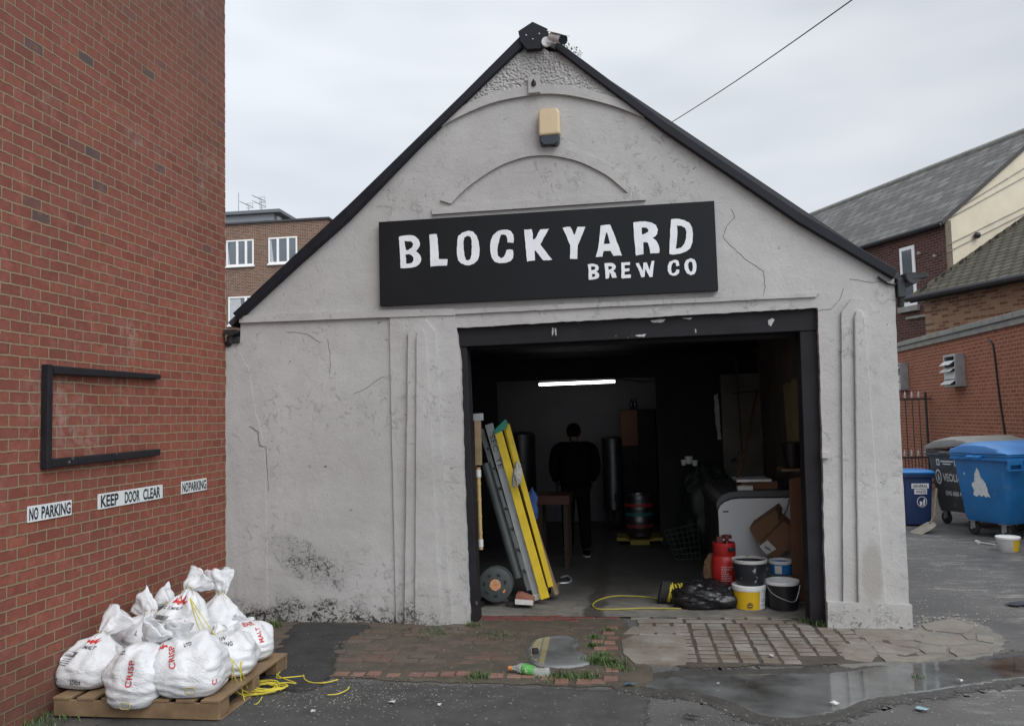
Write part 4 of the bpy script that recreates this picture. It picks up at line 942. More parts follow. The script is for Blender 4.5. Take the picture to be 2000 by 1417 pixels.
def vent(px, py, label, flaps):
    q = atX(px, py, XW); H_, W_ = .68, .62
    v = thing('vent_box', label, 'vent', (XW, q.y, q.z), 0, 'grey vent boxes on the yard wall')
    b = MB(); x0, x1 = XW-.2, XW; y0, y1 = q.y-W_/2, q.y+W_/2; t = .05
    b.span((x0, y0, q.z), (x1, y0+t, q.z+H_)); b.span((x0, y1-t, q.z), (x1, y1, q.z+H_)); b.span((x0, y0+t, q.z), (x1, y1-t, q.z+t)); b.span((x0, y0+t, q.z+H_-t), (x1, y1-t, q.z+H_)); b.build('housing', M_GREYMETAL, v, bevel=.008)
    b = MB(); b.span((XW-.03, y0+t, q.z+t), (XW-.01, y1-t, q.z+H_-t)); b.build('recess', M_SHADOWPAINT, v)
    for z, ang in flaps:
        b = MB(); b.box((XW-.2-.06*math.sin(ang), q.y, q.z+z), (.012, W_-2*t+.03, .15), Matrix.Rotation(ang, 3, 'Y')); b.build('flap', M_DIRTYWHITE, v, bevel=.003)
vent(1876, 755, 'grey vent box with three raised white flaps, nearer on the yard wall', [(.50, .9), (.36, .9), (.24, .05), (.10, .9)])
vent(1768, 762, 'half hidden grey vent box farther along the yard wall above the railings', [(.52, .5), (.30, .0), (.12, .0)])

# wrought iron gate across the lane
YG = 12.4
gt = thing('iron_railing', 'rusty wrought iron railing with pale spear tips between garage and yard wall', 'railing', (9.2, YG, 0))
zt = atY(1785, 779, YG).z; zm = atY(1785, 893, YG).z
b = MB(); b.span((8.2, YG-.02, zt-.02), (XW-.01, YG+.02, zt+.02)); b.span((8.2, YG-.02, zm-.02), (XW-.01, YG+.02, zm+.02)); b.span((8.2, YG-.02, .15), (XW-.01, YG+.02, .19)); b.build('rail', M_IRON, gt)
bars = MB(); tips = []
x = atY(1809, 800, YG).x; bars.span((x-.022, YG-.022, 0), (x+.022, YG+.022, zt+.16)); x0 = x
while x > 8.3:
    x -= .148; bars.tube([(x, YG, .1), (x, YG, zt+.02)], .011, 6)
    tips.append((x, zt+.02)); tips.append((x+.074, zm+.02)); bars.tube([(x+.074, YG, .1), (x+.074, YG, zm)], .011, 6)
bars.span((9.55, YG+.03, 0), (9.66, YG+.1, zt-.1)); bars.build('bars', M_IRON, gt)
for x, z in tips:
    if x < 9.5: continue
    b = MB(); b.lathe([(.012, z), (.03, z+.03), (.012, z+.055), (.028, z+.075), (.02, z+.10), (.002, z+.17)], (x, YG, 0), 8); b.build('spear_tip', M_SILVERTIP, gt, smooth=True)

# ================================================================ BINS
def rrect(w_, d_, r, z, n=5, cx=0, cy=0):
    o = []
    for sx, sy, a0 in ((1, 1, 0), (-1, 1, 90), (-1, -1, 180), (1, -1, 270)):
        for i in range(n+1):
            a = R(a0+90*i/n); o.append(Vector((cx+sx*(w_/2-r)+r*math.cos(a), cy+sy*(d_/2-r)+r*math.sin(a), z)))
    return o
def place_mesh(mb, name, mat, root, **k): return mb.build(name, mat, root, world=False, **k)
def big_bin(label, loc, rotz, mb_, ml, lift=0.):
    r = thing('wheeled_container', label, 'bin', loc, rotz, 'large wheeled bins by the yard wall')
    b = MB(); b.loft([rrect(1.02, .72, .06, .22, 5, 0, .53), rrect(1.08, .78, .07, .30, 5, 0, .52), rrect(1.22, .98, .07, 1.10, 5, 0, .5)])
    place_mesh(b, 'body', mb_, r, smooth=True)
    b = MB(); b.loft([rrect(1.28, 1.04, .07, 1.10, 5, 0, .5), rrect(1.31, 1.07, .08, 1.12, 5, 0, .5), rrect(1.31, 1.07, .08, 1.145, 5, 0, .5), rrect(1.28, 1.04, .08, 1.15, 5, 0, .5), rrect(1.28, 1.04, .08, 1.17, 5, 0, .5), rrect(1.31, 1.07, .08, 1.175, 5, 0, .5), rrect(1.31, 1.07, .08, 1.195, 5, 0, .5)]); place_mesh(b, 'rim', mb_, r)
    # lid: a swept arch of two steps
    prof = [(-.02, 1.205), (.03, 1.25), (.14, 1.27), (.17, 1.30), (.32, 1.335), (.36, 1.355), (.6, 1.37), (.85, 1.345), (1.0, 1.28), (1.02, 1.205)]
    rings = []
    for x, s in ((-.64, .0), (-.62, .55), (-.55, .8), (-.45, 1.), (.45, 1.), (.55, .8), (.62, .55), (.64, 0.)):
        rings.append([Vector((x, y, 1.205+(z-1.205)*(.35+.65*s))) for y, z in prof])
    b = MB(); n = len(prof)
    b.loft(rings, True, True); ld = place_mesh(b, 'lid', ml, r, smooth=True)
    if lift:
        ld.location = (0, 1.02*(1-math.cos(lift)), -math.sin(-lift)*0); ld.matrix_basis = Matrix.Translation((0, 1.02, 1.2)) @ Matrix.Rotation(-lift, 4, 'X') @ Matrix.Translation((0, -1.02, -1.2))
    for sx in (-1, 1):
        b = MB(); b.tube([(sx*.655, .42, 1.16), (sx*.74, .42, 1.16), (sx*.74, .58, 1.16), (sx*.655, .58, 1.16)], .02, 8); place_mesh(b, 'handle', mb_, r, smooth=True)
        b = MB(); b.span((sx*.53-.13, -.05, 1.06), (sx*.53+.13, -.02, 1.13)); b.span((sx*.53-.13, -.05, 1.0), (sx*.53-.10, -.0, 1.06)); b.span((sx*.53+.10, -.05, 1.0), (sx*.53+.13, -.0, 1.06)); b.span((sx*.53-.13, -.05, .98), (sx*.53+.13, -.02, 1.0)); place_mesh(b, 'grip', mb_, r, bevel=.006)
        for y in (.28, .82):
            wz = MB(); wz.lathe([(.02, -.025), (.085, -.025), (.1, -.012), (.1, .012), (.085, .025), (.02, .025)], (sx*.42, y+.02, .1), 20, 'X'); wh = place_mesh(wz, 'wheel', M_RUBBER, r, smooth=True)
            f = MB(); f.span((sx*.42-.035, y-.03, .10), (sx*.42-.028, y+.05, .22)); f.span((sx*.42+.028, y-.03, .10), (sx*.42+.035, y+.05, .22)); f.tube([(sx*.42-.05, y+.02, .1), (sx*.42+.05, y+.02, .1)], .02, 8); f.span((sx*.42-.06, y-.06, .2), (sx*.42+.06, y+.08, .225)); place_mesh(f, 'fork', M_GREYMETAL, wh)
    ribs = MB()
    for i in range(9): ribs.span((-.5+.125*i-.012, -.01, 1.03), (-.5+.125*i+.012, .02, 1.10))
    place_mesh(ribs, 'rim_ribs', mb_, r)
    return r
def front_y(z): return .5-(.39+(.49-.39)*(z-.30)/.8) - .002   # the sloping front of a large bin
def on_front(root, vs, fs, x0, z0, name, mat):
    b = MB(); b.add([(x0+v.x, front_y(z0+v.y)-.002, z0+v.y) for v in vs], fs); return place_mesh(b, name, mat, root)
bb1 = big_bin('big bright blue wheeled bin with torn white sticker and blue lid', (9.64, 4.91, 0), R(24), M_BLUEBIN, M_BLUELID)
st = [(-.20, .60), (-.20, .77), (-.15, .80), (-.13, .92), (-.085, 1.0), (-.05, .95), (-.02, .85), (.04, .78), (.06, .66), (.09, .585), (.04, .60), (.02, .575), (-.02, .61), (-.06, .585), (-.1, .61), (-.14, .58)]
def on_end(root, vs, fs, yc, name, mat):   # the left end of a large bin
    b = MB(); b.add([(-(.54+.07*(v.y-.30)/.8)-.004, yc-v.x, v.y) for v in vs], fs); return place_mesh(b, name, mat, root)
vs, fs = outline_mesh([[tuple(p) for p in jag(st, .03, .02, True, 2)]], 0); on_end(bb1, vs, fs, .47, 'torn_sticker', M_STICKER)
vs, fs = outline_mesh([[(-.33, .9), (-.315, .93), (-.31, .9), (-.32, .88)]], 0); on_end(bb1, vs, fs, .47, 'sticker_scrap', M_STICKER)
bb2 = big_bin('dark grey wheeled bin with white VEOLIA lettering and lid ajar, behind the blue one', (9.70, 6.13, 0), R(24), M_GREYBIN, M_GREYLID, R(5))
def lift_(vs, x0, z0): return [Vector((v.x+x0, v.y+z0, 0)) for v in vs]
vs, fs = fit_text('VEOLIA', .36, .125, bold=.02); on_end(bb2, lift_(vs, 0, .70), fs, .70, 'lettering', M_TEXTWHITE)
vs, fs = fit_text('0345 6060 460', .37, .075, bold=.02); on_end(bb2, lift_(vs, 0, .475), fs, .68, 'lettering', M_TEXTWHITE)
ring = [(.062*math.cos(a), .765+.12*math.sin(a)) for a in [2*math.pi*i/28 for i in range(28)]]; rin = [(.045*math.cos(a), .765+.09*math.sin(a)) for a in [2*math.pi*i/28 for i in range(28)]]
vs, fs = outline_mesh([ring, rin], 0); on_end(bb2, vs, fs, .79, 'emblem', M_TEXTWHITE)
vs, fs = outline_mesh([[(.0, .69), (.02, .73), (.013, .79), (0, .82), (-.013, .79), (-.02, .73)]], 0); on_end(bb2, vs, fs, .79, 'emblem', M_TEXTWHITE)
for x0 in (-.20, .16):
    vs, fs = outline_mesh([[(x0, .95), (x0, 1.05), (x0+.065, 1.05), (x0+.065, .95)], [(x0+.016, .97), (x0+.016, 1.03), (x0+.049, 1.03), (x0+.049, .97)]], 0); on_end(bb2, vs, fs, .60, 'sticker_box', M_TEXTWHITE)
vs, fs = outline_mesh([[(-.11, 1.005), (-.11, 1.03), (.14, 1.03), (.14, 1.005)], [(-.07, .965), (-.07, .985), (.09, .985), (.09, .965)]], 0); on_end(bb2, vs, fs, .60, 'sticker_lines', M_TEXTWHITE)
# small bin
sb = thing('wheelie_bin', 'small dark blue wheelie bin labelled GENERAL WASTE beside the garage corner', 'bin', (8.44, 6.35, 0))
b = MB(); b.loft([rrect(.38, .42, .04, .03, 5, 0, .27), rrect(.46, .52, .05, .80, 5, 0, .26)]); place_mesh(b, 'body', M_DARKBLUE, sb, smooth=True)
b = MB(); b.loft([rrect(.50, .56, .05, .77, 5, 0, .26), rrect(.52, .58, .06, .79, 5, 0, .26), rrect(.52, .58, .06, .83, 5, 0, .26)]); place_mesh(b, 'rim', M_DARKBLUE, sb)
b = MB(); b.loft([rrect(.53, .60, .07, .835, 5, 0, .25), rrect(.54, .61, .07, .86, 5, 0, .25), rrect(.46, .52, .07, .885, 5, 0, .25), rrect(.40, .46, .07, .89, 5, 0, .25)]); place_mesh(b, 'lid', M_BLUEBIN, sb, smooth=True)
b = MB(); b.tube([(-.22, .55, .80), (-.22, .62, .82), (.22, .62, .82), (.22, .55, .80)], .018, 8); place_mesh(b, 'handle', M_DARKBLUE, sb, smooth=True)
for s in (-1, 1):
    b = MB(); b.lathe([(.01, -.025), (.09, -.025), (.1, 0), (.09, .025), (.01, .025)], (s*.2, .52, .1), 18, 'X'); place_mesh(b, 'wheel', M_RUBBER, sb, smooth=True)
def sfy(z): return .26-(.21+.05*(z-.03)/.77)-.003
def on_small(vs, fs, x0, z0, name, mat, o=0.):
    b = MB(); b.add([(x0+v.x, sfy(z0+v.y)-o, z0+v.y) for v in vs], fs); return place_mesh(b, name, mat, sb)
for t_, x0, x1, z0, z1 in (('GENERAL', -.10, .16, .60, .68), ('WASTE', -.06, .13, .51, .59)):
    vs, fs = outline_mesh([[(x0, z0), (x1, z0), (x1, z1), (x0, z1)]], 0); on_small(vs, fs, 0, 0, 'sticker', M_TEXTWHITE)
    vs, fs = fit_text(t_, x1-x0-.03, z1-z0-.03, bold=.02); on_small(vs, fs, x0+.015, z0+.015, 'lettering', M_TEXTBLACK, .003)
ring = [(.05+.075*math.cos(a), .39+.085*math.sin(a)) for a in [2*math.pi*i/28 for i in range(28)]]; rin = [(.05+.066*math.cos(a), .39+.076*math.sin(a)) for a in [2*math.pi*i/28 for i in range(28)]]
vs, fs = outline_mesh([ring, rin], 0); on_small(vs, fs, 0, 0, 'emblem', M_TEXTWHITE)
vs, fs = outline_mesh([[(.02, .33), (.05, .33), (.055, .39), (.015, .40)], [(.065, .33), (.085, .33), (.10, .41), (.085, .44), (.07, .41)]], 0); on_small(vs, fs, 0, 0, 'emblem', M_TEXTWHITE)
# shovel
a = gr(1806, 1038); bq = atY(1831, 985, 6.05)
sv_ = thing('shovel', 'dusty shovel with metal blade leaning between the small blue and grey bins', 'shovel', tuple(a))
p0 = gr(1786, 1041); p1 = atY(1822, 1018, 5.75); 
ax = (p1-p0).normalized(); sd_ = Vector((.75, -.55, .15)); sd_ = (sd_-ax*sd_.dot(ax)).normalized(); nn = ax.cross(sd_)
b = MB(); rings = []
for t, w_, c_ in ((0, .10, .0), (.1, .115, .01), (.7, .115, .02), (.9, .10, .015), (1., .03, .0)):
    ring = []
    for j in range(7):
        u = -1+j/3; ring.append(p0.lerp(p1, t)+sd_*u*w_+nn*(c_*u*u))
    rings.append(ring+[q+nn*.004 for q in ring[::-1]])
b.loft(rings); b.build('blade', M('rusty pale shovel steel', (.22, .20, .16), .6, .25, 9, .2), sv_)
b = MB(); b.tube([p1-ax*.06, p1+(bq-p1)*.3, bq+Vector((.0, .0, .25))], .017, 8); b.build('shaft', M_WOOD, sv_, smooth=True)
# tub in the lane
def tub(prof, loc, mat, name, parent, n=36, th=.004, cap=True):
    rings = [(r, z) for r, z in prof]; inner = [(r-th, z) for r, z in prof[::-1] if z > prof[0][1]+.01]
    b = MB(); b.lathe(rings+inner+[(prof[1][0]-th, prof[0][1]+.012)], (0, 0, 0), n, 'Z'); return place_mesh(b, name, mat, parent, smooth=True)
def band(r0, z0, r1, z1, a0, a1, mat, name, parent, n=20):
    b = MB(); ra = [Vector((r0*math.cos(R(a0+(a1-a0)*i/n)), r0*math.sin(R(a0+(a1-a0)*i/n)), z0)) for i in range(n+1)]
    rb = [Vector((r1*math.cos(R(a0+(a1-a0)*i/n)), r1*math.sin(R(a0+(a1-a0)*i/n)), z1)) for i in range(n+1)]
    b.loft([ra, rb], False, False, False); return place_mesh(b, name, mat, parent, smooth=True)
lt = thing('plastic_tub', 'white plastic tub with yellow label standing by the blue bin', 'tub', tuple(gr(1970, 1076)))
tub([(.108, 0), (.112, .004), (.135, .17)], None, M_DIRTYWHITE, 'body', lt)
b = MB(); b.lathe([(.137, .163), (.145, .165), (.147, .19), (.14, .195), (.03, .197)], (0, 0, 0), 36); place_mesh(b, 'lid', M_WHITE, lt, smooth=True)
band(.1145, .012, .1335, .155, -85, -20, M_YELLOWTUB, 'label', lt)
st_ = MB(); st_.tube([gr(1945, 1063, .02), gr(1910, 1058, .015)], .008, 6); st_.tube([gr(1912, 1058.5, .018), gr(1907, 1057, .018)], .025, 8); tag(st_.build('paint_roller', M_DIRTYWHITE, loc=tuple(gr(1920, 1060))), 'pale stick with white end lying beside the tub in the lane', 'stick')
# ================================================================ PALLET AND MALT SACKS
pl = thing('pallet', 'brown timber pallet under the white malt sacks against the brick wall', 'pallet', (.68, -2.0, 0))
PX0, PX1, PY0, PY1 = .085, 1.245, -2.52, -1.46
b = MB()
def plank(x0, x1, y0, y1, z0, z1, nm):
    b = MB(); b.box(((x0+x1)/2, (y0+y1)/2, (z0+z1)/2), (x1-x0, y1-y0, z1-z0), Matrix.Rotation(random.uniform(-.008, .008), 3, 'Z')); b.build(nm, M_PALLET, pl, bevel=.004)
for y0 in (PY0, (PY0+PY1)/2-.05, PY1-.022): plank(PX0, PX1, y0, y0+.022 if y0 in (PY0, PY1-.022) else y0+.1, .015, .118, 'stringer')
for k in range(7):
    x0 = PX0+k*(PX1-PX0-.125)/6; plank(x0, x0+.125, PY0-.004, PY1+.004, .1185, .138, 'deck_board')
for x0 in (PX0, .6, PX1-.1): plank(x0, x0+.1, PY0+.03, PY1-.03, .0, .0145, 'bottom_board')
b = MB(); b.span((PX1-.105, PY0+.03, .016), (PX1-.012, PY0+.16, .117)); b.span((PX1-.105, PY1-.16, .016), (PX1-.012, PY1-.03, .117)); b.span((PX0+.01, PY0+.03, .016), (PX0+.11, PY0+.16, .117)); b.build('blocks', M_PALLET, pl, bevel=.004)

def sack(label, base, neck, tip, w_, d_, yaw, seed, flare=.42, prints=(), tie=True, lowbulge=1.0, strings=(), full=False):
    base, neck, tip = Vector(base), Vector(neck), Vector(tip)
    root = thing('malt_sack', label, 'sack', tuple(base), 0, 'white malt sacks piled on the pallet')
    X = Vector((math.cos(yaw), math.sin(yaw), 0)); n = 72
    prof = [(0, .0), (.0, .42), (.004, .66), (.03, .84), (.10, .97*lowbulge), (.22, 1.03*lowbulge), (.36, 1.03), (.48, .98), (.58, .89), (.68, .75), (.78, .58), (.87, .39), (.94, .23), (1., .115)]
    if full: prof = [(0, .0), (.0, .40), (.004, .60), (.03, .74), (.10, .86), (.22, .96), (.36, 1.02), (.50, 1.03), (.62, 1.), (.73, .94), (.83, .82), (.90, .62), (.96, .36), (1., .17)]
    def pr(t):
        for (a, ra), (c, rc) in zip(prof, prof[1:]):
            if t <= c:
                u = (t-a)/(c-a) if c > a else 1; return ra+(rc-ra)*u
        return prof[-1][1]
    T = [0, .0001, .004, .015, .03]+[.05+.95*i/46 for i in range(47)]
    levels = [('b', t) for t in T]+[('f', s/14) for s in range(1, 15)]+[('i', s/5) for s in range(1, 6)]
    rings = []; H = (neck-base).length; ax = (neck-base).normalized(); ax2 = (tip-neck).normalized(); FL = (tip-neck).length
    so_ = Vector((seed*3.1, seed*1.7, seed*.9))
    for kind, t in levels:
        ring = []
        if kind == 'b':
            # the filled body stands upright below and leans towards its neck above
            lean = t**1.6; c = Vector((base.x+(neck.x-base.x)*lean, base.y+(neck.y-base.y)*lean, base.z+(neck.z-base.z)*t)); r = pr(t); A = ax.lerp(Vector((0, 0, 1)), 1-t).normalized()
            wx, wd = w_/2*r, d_/2*r; fold = max(0, (t-.38)/.62)**1.3*.24; ex = 3.3-1.3*max(0, (t-.5)/.5)
        elif kind == 'f':
            c = neck.lerp(tip, t); A = ax.lerp(ax2, min(1, t*3)).normalized(); r = .115+(flare-.115)*(t**.65); wx, wd = w_/2*r, d_/2*r*(.9-.62*t**.7); fold = .16*(1-t*.6); ex = 2
        else:
            c = tip.lerp(neck, t*.8); A = ax2; r = flare*(1-t*.72)*.97; wx, wd = w_/2*r, d_/2*r*.26; fold = .06; ex = 2
        x = (X-A*X.dot(A)).normalized(); y = A.cross(x).normalized()
        for j in range(n):
            th = 2*math.pi*j/n; cx, cy = math.sin(th), -math.cos(th)
            k = (abs(cx)**ex+abs(cy)**ex)**(-1/ex)
            f = 1+fold*(.6*math.sin(9*th+seed*2+2*noise.noise(Vector((cx*1.5, cy*1.5, seed))))+.5*math.sin(5*th+seed))
            P = c+x*(cx*k*wx*f)+y*(cy*k*wd*f)
            q = P-base+so_; D = x*cx+y*cy
            amp = min(1, t*6) if kind == 'b' else 1.
            if kind == 'b':
                ridged = 1-abs(noise.noise(q*7.5+Vector((3, 1, 2))))*2
                crs = 1-2*abs(noise.noise(Vector((q.x*9, q.y*9, q.z*5))+Vector((7, seed, 2))))
                P = P+D*amp*(.020*noise.noise(q*4)+.010*noise.noise(q*11)+.017*ridged*min(1, t*2)+.020*crs*min(1, t*1.6)+.003*noise.noise(q*27))
                wr = math.sin(P.z*115+5*noise.noise(q*6)+2*cx)
                P = P+D*.0075*wr*amp*max(0, .35+noise.noise(q*4.5))*max(0, 1-t*1.5)*1.6
            else:
                P = P+D*(.030*noise.noise(q*7)+.013*(1-2*abs(noise.noise(q*12)))+.004*noise.noise(q*30))+A*(.05*noise.noise(Vector((cx*1.3, cy*1.3, seed+5)))*t)
            if P.z < .1405 and inpoly(P.x, P.y, [(PX0, PY0), (PX1, PY0), (PX1, PY1), (PX0, PY1)]): P.z = .1405
            if P.x < .012: P.x = .012+.003*noise.noise(q*9)
            ring.append(P)
        rings.append(ring)
    b = MB(); b.loft(rings, True, False); o = b.build('bag', M_SACK, root, smooth=True)
    o.data.set_sharp_from_angle(angle=R(180))
    NB = len(T)
    def at(th, t):
        t = min(max(t, 0), .999); i = 0
        while i < NB-2 and T[i+1] < t: i += 1
        u = (t-T[i])/(T[i+1]-T[i]); a = (th/(2*math.pi)*n) % n; j = int(a); v = a-j; j2 = (j+1) % n
        p = rings[i][j].lerp(rings[i][j2], v).lerp(rings[i+1][j].lerp(rings[i+1][j2], v), u)
        c = sum(rings[i], Vector())/n; return p+(p-c).normalized()*.004
    def put(vs, fs, th0, t0, rot90, mat, nm):
        bm = bmesh.new(); vv = [bm.verts.new(v) for v in vs]
        for f in fs:
            try: bm.faces.new([vv[i] for i in f])
            except ValueError: pass
        bmesh.ops.triangulate(bm, faces=bm.faces); 
        bmesh.ops.subdivide_edges(bm, edges=[e for e in bm.edges if e.calc_length() > .03], cuts=2, use_grid_fill=True)
        bmesh.ops.triangulate(bm, faces=bm.faces); bm.verts.index_update()
        out = []
        for v in bm.verts:
            px, py = (-v.co.y, v.co.x) if rot90 else (v.co.x, v.co.y)
            t = t0+py/H; rr = max(.05, w_/2*pr(min(max(t, .05), .9)))
            out.append(at(th0+px/rr, t))
        b = MB(); b.add(out, [tuple(v.index for v in f.verts) for f in bm.faces]); bm.free(); b.build(nm, mat, root)
    for it in prints:
        k, th0, t0, s, rot, mat = it[:6]
        if k == 'crown':
            vs, fs = outline_mesh([[(x*s*.8, y*s*.8) for x, y in [(-.5, 0), (-.42, .45), (-.2, .2), (-.1, .7), (.08, .25), (.3, .75), (.33, .2), (.55, .5), (.5, -.05), (.2, .1), (0, -.12), (-.2, .08)]]], 0); nm = 'emblem'
        elif k == 'barcode':
            outs = []; rr = random.Random(seed); x = 0
            while x < 1: ww = rr.choice((.02, .03, .05)); outs.append([(x*s, 0), ((x+ww)*s, 0), ((x+ww)*s, .32*s), (x*s, .32*s)]); x += ww+rr.choice((.02, .03))
            for r_ in range(4): outs.append([(0, -(.14+.12*r_)*s), (rr.uniform(.5, 1)*s, -(.14+.12*r_)*s), (rr.uniform(.5, 1)*s, -(.17+.12*r_)*s), (0, -(.17+.12*r_)*s)])
            vs, fs = outline_mesh(outs, 0); nm = 'barcode'
        else:
            vs, fs = text_geo(k, s*.92, .92, 0, 1.05, bold=.0007); nm = 'print'
        put(vs, fs, th0, t0, rot, mat, nm)
    if tie:
        b = MB()
        for k in range(3):
            rr_ = w_/2*.14+.004; pts = []
            x = (X-ax*X.dot(ax)).normalized(); y = ax.cross(x)
            for j in range(20):
                a = 2*math.pi*j/20; pts.append(neck-ax*(.004+.009*k)+x*rr_*1.1*math.cos(a)+y*rr_*.95*math.sin(a)*(d_/w_)+ax*.008*math.sin(a+k))
            b.tube(pts, .0035, 6, True)
        for k in range(5):
            a = random.uniform(0, 6.28); q = neck+x*.03*math.cos(a)+y*.03*math.sin(a); b.tube(smooth_path([q, q+Vector((random.uniform(-.05, .05), -.02, .03)), q+Vector((random.uniform(-.09, .09), -.04, random.uniform(-.05, .03)))], 4), .0022, 5)
        b.build('tie', M_TWINE2, root)
    for th, t in strings:
        p = at(th, t); b = MB(); pts = [p+Vector((.035*math.cos(a), -.012, .022*math.sin(a)+.004*math.sin(3*a))) for a in [2*math.pi*i/16 for i in range(16)]]
        b.tube(pts, .003, 5, True); b.build('string_loop', M_TWINE2, root)
    return root
RD, BK = M_TEXTRED, M_TEXTBLACK
def pz(px, py, Y, z=None):
    q = atY(px, py, Y)
    return Vector((q.x, q.y, q.z if z is None else z))
# front row
sack('white malt sack leaning on the brick wall with barcode and 25kg 55lbs print', pz(172, 1360, -2.26, .14), pz(207, 1238, -2.12), pz(240, 1196, -2.04), .40, .34, -.12, 1, .74,
     [('crown', .15, .80, .07, 0, RD), ('barcode', -.55, .56, .085, 0, BK), ('25kg', -.75, .17, .042, 0, BK), ('55lbs', .02, .14, .042, 0, BK), ('MALT', .0, .70, .03, 0, BK)])
sack('white malt sack overhanging the front of the pallet with vertical red CRISP', pz(268, 1391, -2.46, .085), pz(288, 1254, -2.32), pz(312, 1222, -2.36), .365, .35, .0, 2, .60,
     [('CRISP', .30, .36, .062, 1, RD), ('CO.', -.4, .80, .03, 0, BK)], tie=False, strings=[(.12, .10)], full=True)
sack('plump white malt sack at the front right corner of the pallet with CRISP print', pz(379, 1382, -2.37, .135), pz(352, 1244, -2.20), pz(344, 1216, -2.26), .445, .38, .15, 3, .52,
     [('CRISP', -.02, .48, .056, 1, RD), ('crown', -.35, .80, .06, 0, RD), ('C', .95, .18, .05, 1, RD), ('LTD', .25, .72, .03, 0, BK)], tie=False, strings=[(.25, .16)], full=True)
# second row
sack('white malt sack behind the front right one with MIUM GRAIN ALTING print and COM', pz(446, 1348, -2.0, .14), pz(430, 1240, -1.88), pz(440, 1225, -1.84), .39, .33, .35, 4, .35,
     [('MIUM GRAIN', -.75, .74, .032, 0, BK), ('MALTING', -.30, .62, .034, 0, BK), ('Type', -.28, .50, .03, 0, BK), ('.COM', -.35, .06, .045, 0, RD)], full=True)
sack('tall central white malt sack with red emblem, barcode and tied neck', pz(344, 1335, -1.98, .24), pz(371, 1152, -1.90), pz(398, 1122, -1.86), .38, .33, .05, 5, .58,
     [('crown', -.12, .82, .10, 0, RD), ('C. T. MALT', -.75, .74, .026, 0, BK), ('barcode', -.72, .60, .085, 0, BK), ('CRISP', .62, .38, .05, 1, RD)])
sack('white malt sack at the back left of the pile, top bent towards brick wall', pz(262, 1300, -1.78, .16), pz(296, 1196, -1.70), pz(268, 1170, -1.66), .40, .34, -.1, 6, .5, [('L', .3, .62, .04, 0, BK)])
sack('white malt sack on the right edge of the pallet with red lettering at its side', pz(480, 1320, -1.66, .14), pz(464, 1216, -1.58), pz(476, 1204, -1.6), .39, .30, .55, 7, .45,
     [('crown', -.75, .72, .07, 0, RD), ('BAR', .05, .80, .045, 0, RD), ('MALT', .55, .42, .04, 1, RD)], tie=False, full=True)
sack('topmost white malt sack nearest the grey garage wall, neck tied with yellow twine', pz(422, 1290, -1.60, .20), pz(432, 1160, -1.52), pz(430, 1110, -1.50), .36, .30, .2, 8, .58, [('LTD.', -.5, .64, .03, 0, BK)])
sack('white malt sack behind the tall central one with only its crumpled top visible', pz(330, 1280, -1.56, .14), pz(332, 1180, -1.52), pz(312, 1160, -1.50), .38, .32, -.1, 9, .6)

# yellow twine: the coil on the ground and the loose strands
rr = random.Random(11)
cb = MB(); cen = gr(508, 1352)
pts = []
for i in range(150):
    a = i*.42; r = .11+.05*math.sin(i*.37)+rr.uniform(-.012, .012)
    pts.append(cen+Vector((r*1.25*math.cos(a)+.02*math.sin(i*.05), r*.85*math.sin(a)+.02, .006+.03*abs(math.sin(i*.23))+.01*rr.random())))
cb.tube(smooth_path(pts, 3), .0042, 5)
tw = thing('twine_coil', 'tangled coil of yellow twine on the tarmac beside the pallet', 'twine', tuple(cen)); cb.build('coil', M_TWINE, tw, smooth=True)
cb = MB()
def strand(px): cb.tube(smooth_path([Vector(p) for p in px], 6), .0034, 5)
strand([pz(371, 1166, -2.08), pz(400, 1210, -2.10), pz(440, 1270, -2.16), pz(470, 1310, -2.18), gr(490, 1345, .02)])
strand([pz(371, 1168, -2.10), pz(390, 1230, -2.14), pz(420, 1270, -2.18), pz(452, 1290, -2.2), pz(458, 1320, -2.2), pz(472, 1345, -2.1), gr(490, 1352, .02)])
strand([pz(372, 1170, -2.12), pz(398, 1225, -2.16), pz(450, 1310, -2.2), pz(452, 1340, -2.14), gr(480, 1360, .02)])
strand([gr(486, 1350, .03), pz(470, 1300, -2.1), pz(478, 1275, -2.05), pz(470, 1310, -2.12), gr(478, 1368, .01), gr(500, 1374, .01), gr(512, 1360, .02)])
cb.build('strands', M_TWINE, tw, smooth=True)
for lab, px in (('short piece of yellow twine curling on the ground right of the coil', [(593, 1317), (596, 1326), (610, 1332), (635, 1332), (660, 1326)]),
                ('straight offcut of yellow twine on the tarmac nearest the camera', [(640, 1356), (660, 1354), (678, 1346), (682, 1340)]),
                ('yellow twine end trailing from the pallet towards the doorway', [(505, 1298), (520, 1300), (535, 1296), (548, 1306), (540, 1322), (560, 1322), (592, 1319)]),
                ('yellow twine loop lying by the back corner of the pallet', [(525, 1335), (560, 1332), (578, 1333), (545, 1320), (538, 1308), (550, 1300)])):
    b = MB(); b.tube(smooth_path([gr(x, y, .03 if i % 2 else .024) for i, (x, y) in enumerate(px)], 6), .0042, 6)
    tag(b.build('twine_piece', M_TWINE, loc=tuple(gr(*px[0])), smooth=True), lab, 'twine', 'loose pieces of yellow twine')

